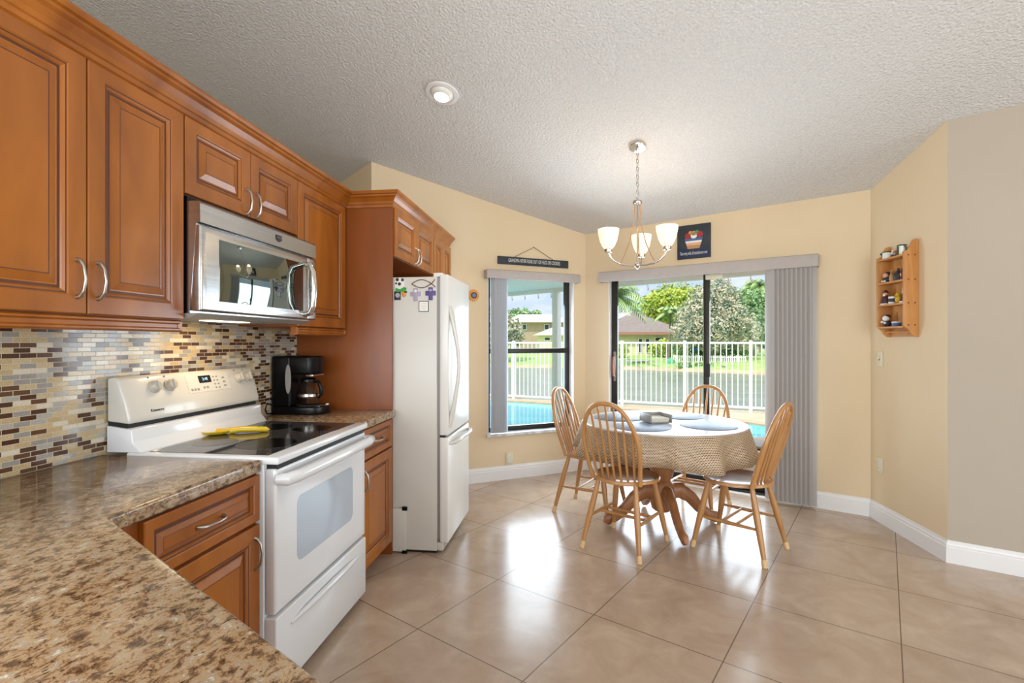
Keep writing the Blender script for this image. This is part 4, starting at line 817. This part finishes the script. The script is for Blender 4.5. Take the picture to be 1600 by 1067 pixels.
MB().tube([(-.002, .024, .012), (-.004, .042, .03), (-.006, .055, .048)], [.006, .005, .009], 8).build('spout', M['dgreen'], t_, world=False, smooth=60); MB().tube([(0, -.024, .044), (0, -.038, .038), (0, -.038, .018), (0, -.026, .01)], .003, 6).build('handle', M['wht'], t_, world=False, smooth=60)
t_ = fig('flower_ornament', 'tiny mixed flower ornament on shelf top between the two pots', 'ornament', 3.785, 0); BALL(t_, 'base', (0, 0, .012), .014, 'charc', (1, 1.2, .85))
for i, (y, z, mt) in enumerate(((.012, .03, 'wht'), (-.01, .036, 'tan'), (.002, .044, 'wht'), (-.016, .022, 'lilac'))): BALL(t_, 'blossom', (-.004, y, z), .0095, mt)
t_ = fig('pitcher', 'tiny white and green pitcher on shelf top nearest the camera', 'ornament', 3.70, 0)
LT(t_, 'body', [(.027, 0), (.028, .004), (.025, .055), (.027, .066), (.025, .066), (.022, .055), (.024, .006), (0, .006)], 'wht'); LT(t_, 'rim', [(.0262, .062), (.0285, .064), (.0285, .069), (.0262, .071)], 'dgreen')
MB().box((-.029, -.012, .002), (-.0255, .004, .06)).build('green_panel', M['dgreen'], t_, world=False); MB().tube([(0, -.025, .058), (0, -.045, .05), (0, -.045, .025), (0, -.027, .014)], .004, 6).build('handle', M['dgreen'], t_, world=False, smooth=60)
def person_fig(label, y, si, body, hat, h=.08):
    t_ = fig('figurine', label, 'figurine', y, si); LT(t_, 'robe', [(h * .30, 0), (h * .31, h * .05), (h * .24, h * .35), (h * .15, h * .6), (h * .1, h * .64)], body); LT(t_, 'hem', [(h * .31, 0), (h * .325, h * .03), (h * .31, h * .08)], 'wht')
    BALL(t_, 'head', (-h * .03, 0, h * .74), h * .15, 'pink'); BALL(t_, 'beard', (-h * .10, 0, h * .64), h * .11, 'wht', (.7, 1, 1.1)); LT(t_, 'hat', [(h * .17, h * .8), (h * .16, h * .86), (h * .08, h * .97), (0, h * 1.03)], hat); return t_
person_fig('tiny maroon robed bearded figurine at left of the middle shelf', 3.875, 2, 'maroon', 'maroon', .105); person_fig('tiny white-hatted figurine at right of the middle shelf', 3.662, 2, 'maroon', 'wht', .11)
t_ = fig('mug', 'tiny white mug with dark band on the middle shelf', 'ornament', 3.80, 2); LT(t_, 'cup', [(.022, 0), (.024, .003), (.024, .052), (.022, .052), (.021, .006), (0, .006)], 'wht'); LT(t_, 'band', [(.0243, .014), (.0246, .016), (.0246, .036), (.0243, .038)], 'charc')
t_ = fig('chick_figurine', 'tiny yellow chick figurine on the middle shelf', 'figurine', 3.728, 2); BALL(t_, 'body', (0, 0, .025), .025, 'yellow', (1, 1, 1)); BALL(t_, 'head', (-.006, 0, .058), .016, 'yellow'); BALL(t_, 'beak', (-.022, 0, .057), .005, 'orange')
t_ = fig('figurine', 'tiny dark figurine with pink face at left of the upper shelf', 'figurine', 3.862, 1); BALL(t_, 'body', (0, 0, .022), .026, 'charc', (1, 1.1, .85)); BALL(t_, 'head', (-.008, 0, .052), .019, 'pink'); BALL(t_, 'hair', (.004, 0, .062), .020, 'maroon', (1, 1, .8)); BALL(t_, 'paw', (-.022, .014, .012), .008, 'wht'); BALL(t_, 'paw', (-.022, -.012, .010), .008, 'wht')
t_ = fig('jug', 'tiny tan jug on the upper shelf', 'ornament', 3.80, 1); LT(t_, 'body', [(.016, 0), (.021, .02), (.017, .045), (.009, .065), (.011, .08), (0, .08)], 'tan'); MB().tube([(0, .009, .07), (0, .022, .06), (0, .018, .035)], .003, 6).build('handle', M['tan'], t_, world=False, smooth=60)
t_ = fig('teapot', 'tiny dark teapot on the upper shelf', 'ornament', 3.735, 1); LT(t_, 'body', [(.02, 0), (.027, .02), (.026, .045), (.014, .062), (.006, .075), (.008, .085), (0, .088)], 'charc'); MB().tube([(-.02, .012, .03), (-.028, .022, .055), (-.028, .022, .07)], [.006, .005, .006], 8).build('spout', M['brown'], t_, world=False, smooth=60)
t_ = fig('bottle', 'tiny brown bottle at right end of the upper shelf', 'ornament', 3.675, 1); LT(t_, 'body', [(.02, 0), (.022, .01), (.022, .06), (.008, .085), (.008, .105), (0, .105)], 'maroon'); LT(t_, 'cork', [(.006, .104), (.006, .115), (0, .116)], 'tan'); BALL(t_, 'label_patch', (-.014, .002, .035), .012, 'pink', (.8, 1, 1.6))
t_ = fig('bear_figurine', 'tiny white-faced dark bear figurine on the lowest shelf', 'figurine', 3.86, 3); BALL(t_, 'body', (0, 0, .024), .026, 'charc'); BALL(t_, 'head', (-.008, 0, .06), .022, 'wht'); BALL(t_, 'cap', (.002, 0, .074), .021, 'charc', (1, 1, .7)); BALL(t_, 'paw', (-.024, .016, .034), .009, 'wht'); BALL(t_, 'paw', (-.024, -.014, .028), .009, 'wht')
t_ = fig('small_pot', 'tiny blue and white pot on the lowest shelf', 'ornament', 3.755, 3); LT(t_, 'bowl', [(.022, 0), (.027, .008), (.028, .028), (.025, .028), (.024, .008), (0, .008)], 'blue'); LT(t_, 'rim', [(.0275, .024), (.0295, .026), (.0295, .031), (.0275, .033)], 'wht'); MB().tube([(0, 0, .02), (0, -.006, .05), (0, .0, .075), (0, -.01, .095)], [.003, .0025, .002, .003], 6).build('twig', M['brown'], t_, world=False, smooth=60)
t_ = fig('pebble_ornament', 'tiny brown lump ornament at right of the lowest shelf', 'ornament', 3.675, 3); BALL(t_, 'body', (0, 0, .013), .016, 'brown', (1, 1.1, .8)); BALL(t_, 'top', (0, .004, .026), .009, 'tan')
# ------------------------------------------------------------------ outdoors
def poly_obj(name, poly, z0, z1, mt, **kw): return MB().prism(poly, z0, z1).build(name, M[mt], **kw)
DZ = -.10
F0 = Vector((-8, 14.2)); F1 = Vector((9, 8.9)); FD = (F1 - F0).normalized(); FN = Vector((-FD.y, FD.x))
tag(poly_obj('pool_deck', [(-9, 4.0), (10, 1.5), tuple(F1 + FN * .35 + FD), tuple(F0 + FN * .35 - FD)], DZ - .15, DZ, 'paver'), kind='structure')
def spline(pts, k=8):
    n = len(pts); out = []
    for i in range(n):
        p0, p1, p2, p3 = (Vector(pts[(i + j - 1) % n]) for j in range(4))
        for s_ in range(k):
            t_ = s_ / k; out.append(.5 * ((2 * p1) + (p2 - p0) * t_ + (2 * p0 - 5 * p1 + 4 * p2 - p3) * t_ ** 2 + (3 * p1 - p0 - 3 * p2 + p3) * t_ ** 3))
    return out
pool_pts = spline([(-5.5, 8.2), (-6, 11), (-4, 12.4), (-1.4, 11.75), (.9, 10.75), (2.4, 9.75), (3.35, 8.75), (3.45, 8.2), (2.75, 7.75), (1.6, 7.45), (0, 7.4), (-2.5, 7.5)])
pl_ = thing('swimming_pool', 'turquoise swimming pool with tan coping outside the windows', 'pool', (-1, 9.5, DZ))
MB().prism([tuple(p_) for p_ in pool_pts], DZ - .02, DZ + .006).build('water', M['pool'], pl_)
n = len(pool_pts); cen = Vector((-1, 9.5)); vs = []
prf = [(-.02, DZ - .05), (-.02, DZ + .035), (.26, DZ + .035), (.28, DZ + .0)]
for i in range(n):
    d2 = (pool_pts[(i + 1) % n] - pool_pts[i - 1]).normalized(); nn = Vector((d2.y, -d2.x)); nn = nn if nn.dot(pool_pts[i] - cen) > 0 or True else -nn
    nn = -nn if nn.dot(pool_pts[i] - cen) < 0 else nn
    for o, z in prf: vs.append((*(pool_pts[i] + nn * o), z))
MB().add(vs, [(i * 4 + k, ((i + 1) % n) * 4 + k, ((i + 1) % n) * 4 + k + 1, i * 4 + k + 1) for i in range(n) for k in range(3)]).build('coping', M['coping'], pl_)
# fence
fe = thing('pool_fence', 'white aluminium picket fence between the pool deck and the lake', 'fence', (0.5, 11.5, DZ))
FZ0, FZ1 = DZ + .09, 1.335
ff = lambda s_, o, z: Vector((*(F0 + FD * s_ + FN * o), z))
FLn = (F1 - F0).length; s0f, s1f = 4.2, 14.6
for z in (FZ0 + .02, FZ1 - .02): hexa(MB(), ff, s0f, s1f, -.02, .02, z - .02, z + .02).build('rail', M['alum'], fe)
def s_at(px): r_ = AX + RX * ((px - 800) / FPX); n2 = Vector((*FN, 0)); k_ = Vector((*F0, 0)).dot(n2) / r_.dot(n2); return (Vector((r_ * k_)[:2]) - F0).dot(FD)
posts = [s_at(972), s_at(1070), s_at(1173)]; sp_ = posts[1] - posts[0]; allp = [posts[0] + sp_ * i for i in range(-4, 5)]; allp[4] = posts[0]; allp[6] = posts[2]
for s_ in allp:
    if s0f <= s_ <= s1f: hexa(MB(), ff, s_ - .03, s_ + .03, -.03, .03, DZ, FZ1 + .03).build('post', M['alum'], fe)
ns = int((s1f - s0f) / .108)
for i in range(ns):
    s_ = s0f + (i + .5) * .108
    if min(abs(s_ - q_) for q_ in allp) > .05: hexa(MB(), ff, s_ - .009, s_ + .009, -.012, .012, FZ0, FZ1 - .02).build('picket', M['alum'], fe)
# patio roof over the deck
E0, E1 = Vector((-1.3, 8.9)), Vector((2.3, 6.35)); ED = (E1 - E0).normalized(); EN = Vector((-ED.y, ED.x))
pr_ = thing('patio_cover', 'white patio cover edge with small hanging hooks outside the windows', 'patio cover', (0, 7.5, 2.1))
ea, eb = E0 - ED * 3.2, E1 + ED * 2.6
MB().prism([tuple(ea), tuple(eb), (4.5, 3.0), tuple(BR + Vector((.25, .2))), tuple(C + Vector((.05, .3))), tuple(WL + Vector((-.1, .3))), (-4, 6.2)], 2.21, 2.34).build('roof_panel', M['alum'], pr_)
ef = lambda s_, o, z: Vector((*(E0 + ED * s_ + EN * o), z))
hexa(MB(), ef, -3.2, 7.0, -.06, .02, 2.15, 2.36).build('fascia', M['alum'], pr_)
def se(px): r_ = AX + RX * ((px - 800) / FPX); n2 = Vector((*EN, 0)); k_ = Vector((*E0, 0)).dot(n2) / r_.dot(n2); return (Vector((r_ * k_)[:2]) - E0).dot(ED)
for px in (800, 820, 841, 861, 984, 1012, 1041, 1072, 1138, 1173):
    s_ = se(px); MB().tube([ef(s_, 0, 2.16), ef(s_, .0, 2.12), ef(s_ + .012, 0, 2.09), ef(s_, 0, 2.07)], [.006, .008, .014, .010], 6).build('hook', M['alum'], pr_)
s_ = se(870); tag(hexa(MB(), ef, s_ - .055, s_ + .055, -.06, .05, DZ, 2.16).build('patio_column', M['alum'], bevel=.004), 'white patio column standing by the pool behind the small window', 'column')
# low metal patio stool
pcx = W(1186, 5.6); pch = thing('patio_stool', 'low dark metal patio stool with pale top outside the sliding door', 'stool', (pcx[0], pcx[1], DZ), R(-28))
for a_ in (-.2, .2):
    for b_ in (-.2, .2): MB().tube([(a_ * 1.1, b_ * 1.1, 0), (a_, b_, .29)], .011, 8).build('leg', M['charc'], pch, world=False, smooth=60)
for b_ in (-.2, .2):
    MB().tube([(-.2, b_, .27), (.2, b_, .27)], .010, 8).build('side_bar', M['charc'], pch, world=False); MB().tube([(-.21, b_ * 1.04, .06), (.2, b_, .26)], .007, 8).build('cross_brace', M['charc'], pch, world=False)
MB().box((-.23, -.23, .285), (.23, .23, .31)).build('top', M['vinyl'], pch, world=False, bevel=.006)
# lake, banks
tag(poly_obj('lake', [(-90, 9), (90, 5), (110, 95), (-110, 95)], -1.6, -.95, 'lake'), kind='structure')
BKZ = -.95
def strip(name, rows, mt):   # rows: list of (list of (px), d, z)
    mb = MB(); vs = []; K = len(rows[0][0])
    for pxs, ds, zs in rows:
        for i, px in enumerate(pxs): d = ds[i] if isinstance(ds, (list, tuple)) else ds; vs.append((*W(px, d), zs))
    fs = [(j * K + i, j * K + i + 1, (j + 1) * K + i + 1, (j + 1) * K + i) for j in range(len(rows) - 1) for i in range(K - 1)]
    return tag(mb.add(vs, fs).build(name, M[mt]), kind='structure')
PX = [500, 700, 850, 960, 1050, 1130, 1200, 1400, 1700]
DB = [52, 46, 43, 41, 38.5, 36, 34, 32, 30]
strip('sandy_shore', [(PX, DB, BKZ - .02), (PX, [d + .9 for d in DB], BKZ + .22)], 'bank')
strip('far_lawn', [(PX, [d + .85 for d in DB], BKZ + .2), (PX, [d + 3 for d in DB], BKZ + .6), (PX, [d + 9 for d in DB], -.05), (PX, [d + 80 for d in DB], .4)], 'grass')
# houses
def hipbox(mb, f, s0, s1, o0, o1, z0, z1, hip):
    m_ = (o0 + o1) / 2; h_ = min(hip, (s1 - s0) / 2 - .01)
    vs = [f(s0, o0, z0), f(s1, o0, z0), f(s1, o1, z0), f(s0, o1, z0), f(s0 + h_, m_, z1), f(s1 - h_, m_, z1)]
    mb.add(vs, [(0, 1, 5, 4), (1, 2, 5), (2, 3, 4, 5), (3, 0, 4), (3, 2, 1, 0)])
def house(label, px0, px1, d, zb, ze, zr, wallm, roofm, hip=None, wins=(), dep=8, over=.5, fasc=None, yaw=0):
    a = Vector((*W(px0, d), 0)); b_ = Vector((*W(px1, d), 0)); u = (b_ - a).normalized(); u = Matrix.Rotation(R(yaw), 3, 'Z') @ u; v = Vector((-u.y, u.x, 0)); L_ = (b_ - a).length
    f = lambda s_, o, z: a + u * s_ + v * o + Vector((0, 0, z))
    t_ = thing('house', label, 'house', tuple(a + u * L_ / 2 + v * dep / 2 + Vector((0, 0, zb))))
    wl = hexa(MB(), f, 0, L_, 0, dep, zb, ze).build('wall', M[wallm], t_)
    mb = MB(); hipbox(mb, f, -over, L_ + over, -over, dep + over, ze, zr, hip if hip is not None else dep / 2); mb.build('roof', M[roofm], t_)
    if fasc: hexa(MB(), f, -over, L_ + over, -over - .02, -over + .05, ze - .22, ze + .05).build('fascia', M[fasc], t_)
    for p0, p1, y0, y1 in wins:
        s0 = (p0 - px0) / (px1 - px0) * L_; s1 = (p1 - px0) / (px1 - px0) * L_
        wd_ = hexa(MB(), f, s0, s1, -.06, .02, Z(y1, d), Z(y0, d)).build('window', M['alum'], t_); hexa(MB(), f, s0 + .08, s1 - .08, -.08, -.05, Z(y1, d) + .08, Z(y0, d) - .08).build('pane', M['winglass'], wd_)
    return t_
house('cream house with grey hip roof across the lake, behind the fence', 952, 1062, 50, -.2, Z(519, 50), Z(482, 50), 'stucco', 'roof', hip=5, wins=((997, 1004, 528, 551), (1008, 1015, 528, 551), (1023, 1038, 526, 533)), dep=9, over=.7, fasc='fascia')
house('white-roofed house far behind the left palm', 966, 1012, 72, 0, Z(497, 72), Z(487, 72), 'stucco2', 'roofw', hip=1, dep=8)
house('two-storey tan house with pale roof across the lake, seen through small window', 797, 885, 68, -.2, Z(503, 68), Z(488, 68), 'stucco2', 'roofw', hip=2, wins=((803, 810, 506, 515), (816, 823, 506, 515), (850, 858, 506, 515)), dep=9, over=.8)
house('low house with pale gable roof in front of the two-storey house', 843, 905, 56, -.2, Z(523, 56), Z(507, 56), 'stucco', 'roofw', hip=3, wins=((850, 860, 526, 532),), dep=6, over=.6)
house('grey house at far right beyond the trees', 1183, 1260, 74, 0, Z(511, 74), Z(497, 74), 'stucco2', 'roof', hip=2, wins=((1188, 1198, 535, 545),), dep=7, over=.6)
# trees
def leafy(name, label, px, d, zbase, lobes, mt, nl, ls, trunk=None, seed=1, cat='tree'):
    r_ = random.Random(seed); x0, y0 = W(px, d); t_ = thing(name, label, cat, (x0, y0, zbase)); vs = []; fs = []
    tot = sum(l[3] ** 2 for l in lobes)
    for lpx, lpy, dd_, rad in lobes:
        c_ = Vector((*W(lpx, d + dd_), Z(lpy, d)))
        for _ in range(int(nl * rad ** 2 / tot)):
            v = Vector((r_.gauss(0, 1), r_.gauss(0, 1), r_.gauss(0, 1))).normalized(); p_ = c_ + v * rad * (r_.uniform(.35, 1) ** .5) * r_.uniform(.85, 1.12)
            a = Vector((r_.gauss(0, 1), r_.gauss(0, 1), r_.gauss(0, 1))).normalized(); b_ = (v + .6 * Vector((r_.gauss(0, 1), r_.gauss(0, 1), r_.gauss(0, 1)))).normalized(); a = (a - b_ * a.dot(b_)).normalized(); e_ = a.cross(b_)
            s_ = ls * r_.uniform(.6, 1.3); i0 = len(vs); vs += [p_ - a * s_, p_ + e_ * s_ * .5 + b_ * s_ * .15, p_ + a * s_, p_ - e_ * s_ * .5 + b_ * s_ * .15]; fs.append((i0, i0 + 1, i0 + 2, i0 + 3))
    mb = MB().add(vs, fs); mb.keep = True; mb.build('crown', M[mt], t_)
    if trunk:
        c_ = Vector((*W(lobes[0][0], d), Z(lobes[0][1], d))); MB().tube([(x0, y0, zbase), ((x0 + c_.x) / 2 + .1, (y0 + c_.y) / 2, (zbase + c_.z) / 2), tuple(c_)], [trunk, trunk * .8, trunk * .5], 8).build('trunk', M['bark'], t_, smooth=60)
    return t_
def palm(label, px, py, d, zb, nf, fl_, seed, lean=0, trunk=.16):
    r_ = random.Random(seed); x0, y0 = W(px - lean, d); x1, y1 = W(px, d); zt = Z(py, d); t_ = thing('palm_tree', label, 'palm tree', (x0, y0, zb))
    MB().tube([(x0, y0, zb), ((x0 * .6 + x1 * .4), (y0 * .6 + y1 * .4), zb + (zt - zb) * .5), (x1, y1, zt)], [trunk * 1.2, trunk, trunk * .8], 8).build('trunk', M['bark'], t_, smooth=60)
    vs = []; fs = []; c_ = Vector((x1, y1, zt))
    for i in range(nf):
        a = 2 * math.pi * i / nf + r_.uniform(-.2, .2); el = r_.uniform(-.2, 1.2); u = Vector((math.cos(a), math.sin(a), 0)); w_ = Vector((-u.y, u.x, 0)); sp2 = []
        for k in range(9):
            q = k / 8; sp2.append(c_ + u * fl_ * q * math.cos(el * .7) * .9 + Vector((0, 0, fl_ * (math.sin(el) * q - (.55 + .25 * (el > .3)) * q * q))))
        for k in range(1, 9):
            for s_ in (-1, 1):
                for q in (0, .5):
                    p_ = sp2[k - 1].lerp(sp2[k], q); ll = fl_ * .26 * math.sin(math.pi * min(1, (k + q) / 9.2)) + .1; d2 = (sp2[k] - sp2[k - 1]).normalized()
                    tip = p_ + (w_ * s_ * .75 + d2 * .6 + Vector((0, 0, -.55))).normalized() * ll; i0 = len(vs); vs += [p_ - d2 * .07, p_ + d2 * .10, tip]; fs.append((i0, i0 + 1, i0 + 2))
        for k in range(8): i0 = len(vs); vs += [sp2[k] - w_ * .03, sp2[k] + w_ * .03, sp2[k + 1] + w_ * .02, sp2[k + 1] - w_ * .02]; fs.append((i0, i0 + 1, i0 + 2, i0 + 3))
    mb = MB().add(vs, fs); mb.keep = True; mb.build('fronds', M['palm'], t_)
palm('tall drooping palm at the left edge of the sliding door view', 958, 462, 40, -.3, 34, 3.4, 3, trunk=.2)
palm('small slender palm above the white-roofed house', 1009, 470, 63, 0, 22, 2.6, 4)
palm('palm with double trunk in front of the cream house', 1048, 486, 44, -.3, 24, 1.8, 5, lean=3, trunk=.09)
palm('palm crown at upper right of the sliding door view', 1188, 447, 58, -.2, 32, 3.2, 6)
palm('shorter palm among the trees right of the silvery tree', 1163, 470, 53, -.2, 30, 2.8, 8)
leafy('broadleaf_tree', 'yellow-green round tree behind the cream house', 1050, 60, 0, [(1050, 474, 0, 2.6), (1025, 478, 0, 1.9), (1078, 474, 0, 2.3), (1095, 480, 0, 2.0), (1040, 488, 0, 1.6)], 'leafB', 7000, .23, .3, 11)
leafy('broadleaf_tree', 'large silvery pale tree in the middle of the sliding door view', 1110, 42, -.4, [(1110, 480, 0, 2.1), (1120, 452, 0, 1.3), (1085, 500, -.5, 1.7), (1072, 520, -.8, 1.3), (1140, 500, -.5, 1.8), (1112, 518, -1, 1.8), (1160, 520, -.6, 1.5), (1132, 468, 0, 1.4), (1098, 465, 0, 1.0)], 'leafA', 17000, .12, .2, 12)
leafy('broadleaf_tree', 'dense green tree at the right behind the silvery tree', 1178, 48, -.3, [(1178, 490, 0, 2.2), (1160, 478, 0, 1.7), (1195, 500, 0, 2.0), (1185, 515, -.5, 1.7), (1200, 478, 0, 1.4), (1168, 505, 0, 1.6)], 'leafC', 9000, .18, .22, 13)
leafy('broadleaf_tree', 'bushy tree at the left of the small window view', 790, 46, -.3, [(788, 515, 0, 1.7), (770, 505, 0, 1.8), (805, 525, -.3, 1.0), (760, 520, 0, 1.7)], 'leafA', 3600, .18, .2, 14)
leafy('broadleaf_tree', 'dark tree tops behind the pale roof of the two-storey house', 820, 80, 0, [(806, 496, 0, 1.5), (820, 493, 0, 1.2), (838, 494, 0, 1.0), (800, 500, 0, 1.5)], 'leafC', 1800, .3, .3, 15)
leafy('shrub', 'dark hedge below the silvery tree behind the white lawn fence', 1080, 44, -.4, [(1062, 543, 0, .8), (1080, 542, 0, .9), (1100, 543, 0, .9), (1120, 542, 0, .9), (1140, 543, 0, .9), (1158, 543, 0, .8)], 'leafC', 3000, .14, None, 16, 'shrub')
leafy('shrub', 'green shrubs beside the cream house, at the lawn edge', 1030, 47, -.3, [(1020, 546, 0, .55), (1034, 543, 0, .9), (1046, 545, 0, .7), (968, 546, 0, .9)], 'leafB', 1600, .14, None, 17, 'shrub')
leafy('shrub', 'row of low plants along the far shore by the slide', 1090, 39, -.7, [(1062, 570, 0, .3), (1075, 571, 0, .3), (1092, 572, 0, .35), (1110, 573, -.5, .3), (1130, 575, -1.2, .35)], 'leafC', 900, .1, None, 18, 'shrub')
# play things on the far lawn
x0, y0 = W(1047, 41); sl = thing('garden_slide', 'small green slide on the far lawn', 'slide', (x0, y0, -.6))
MB().tube([(*W(1043, 41), Z(574, 41)), (*W(1046, 41), Z(566, 41)), (*W(1051, 41.2), Z(562, 41))], .28, 8, flat=.5).build('chute', M['playgreen'], sl); MB().tube([(*W(1051, 41.2), Z(574, 41)), (*W(1051, 41.2), Z(561, 41))], .08, 6).build('ladder', M['playgreen'], sl)
x0, y0 = W(1087, 43); sw = thing('play_gym', 'small blue play gym on the far lawn', 'play gym', (x0, y0, -.4))
for a_ in (1083, 1091): MB().tube([(*W(a_, 43), -.4), (*W(a_, 43), Z(547, 43))], .07, 6).build('leg', M['playblue'], sw)
MB().tube([(*W(1082, 43), Z(549, 43)), (*W(1087, 43), Z(545, 43)), (*W(1093, 43), Z(546, 43))], .13, 6).build('top_bar', M['playblue'], sw)
lf_ = thing('lawn_fence', 'low white picket fence on the far lawn', 'fence', (*W(1100, 41.5), -.6))
a = Vector((*W(1053, 42), 0)); b_ = Vector((*W(1165, 39.5), 0)); u_ = (b_ - a).normalized(); v_ = Vector((-u_.y, u_.x, 0)); lL = (b_ - a).length; lff = lambda s_, o, z: a + u_ * s_ + v_ * o + Vector((0, 0, z))
for z in (-.35, .05): hexa(MB(), lff, 0, lL, -.02, .02, z, z + .07).build('rail', M['alum'], lf_)
for i in range(36): s_ = i * lL / 35; hexa(MB(), lff, s_ - .04, s_ + .04, -.03, -.02, -.62, .2).build('picket', M['alum'], lf_)
be = thing('garden_bench', 'small white bench near the shore of the far lawn', 'bench', (*W(996, 42.5), -.55)); c_ = W(996, 42.5)
bx('seat', (c_[0] - .9, c_[1] - .2, -.32), (c_[0] + .9, c_[1] + .2, -.24), M['alum'], be)
for s_ in (-.7, .7): bx('leg', (c_[0] + s_ - .08, c_[1] - .15, -.75), (c_[0] + s_ + .08, c_[1] + .15, -.32), M['alum'], be)
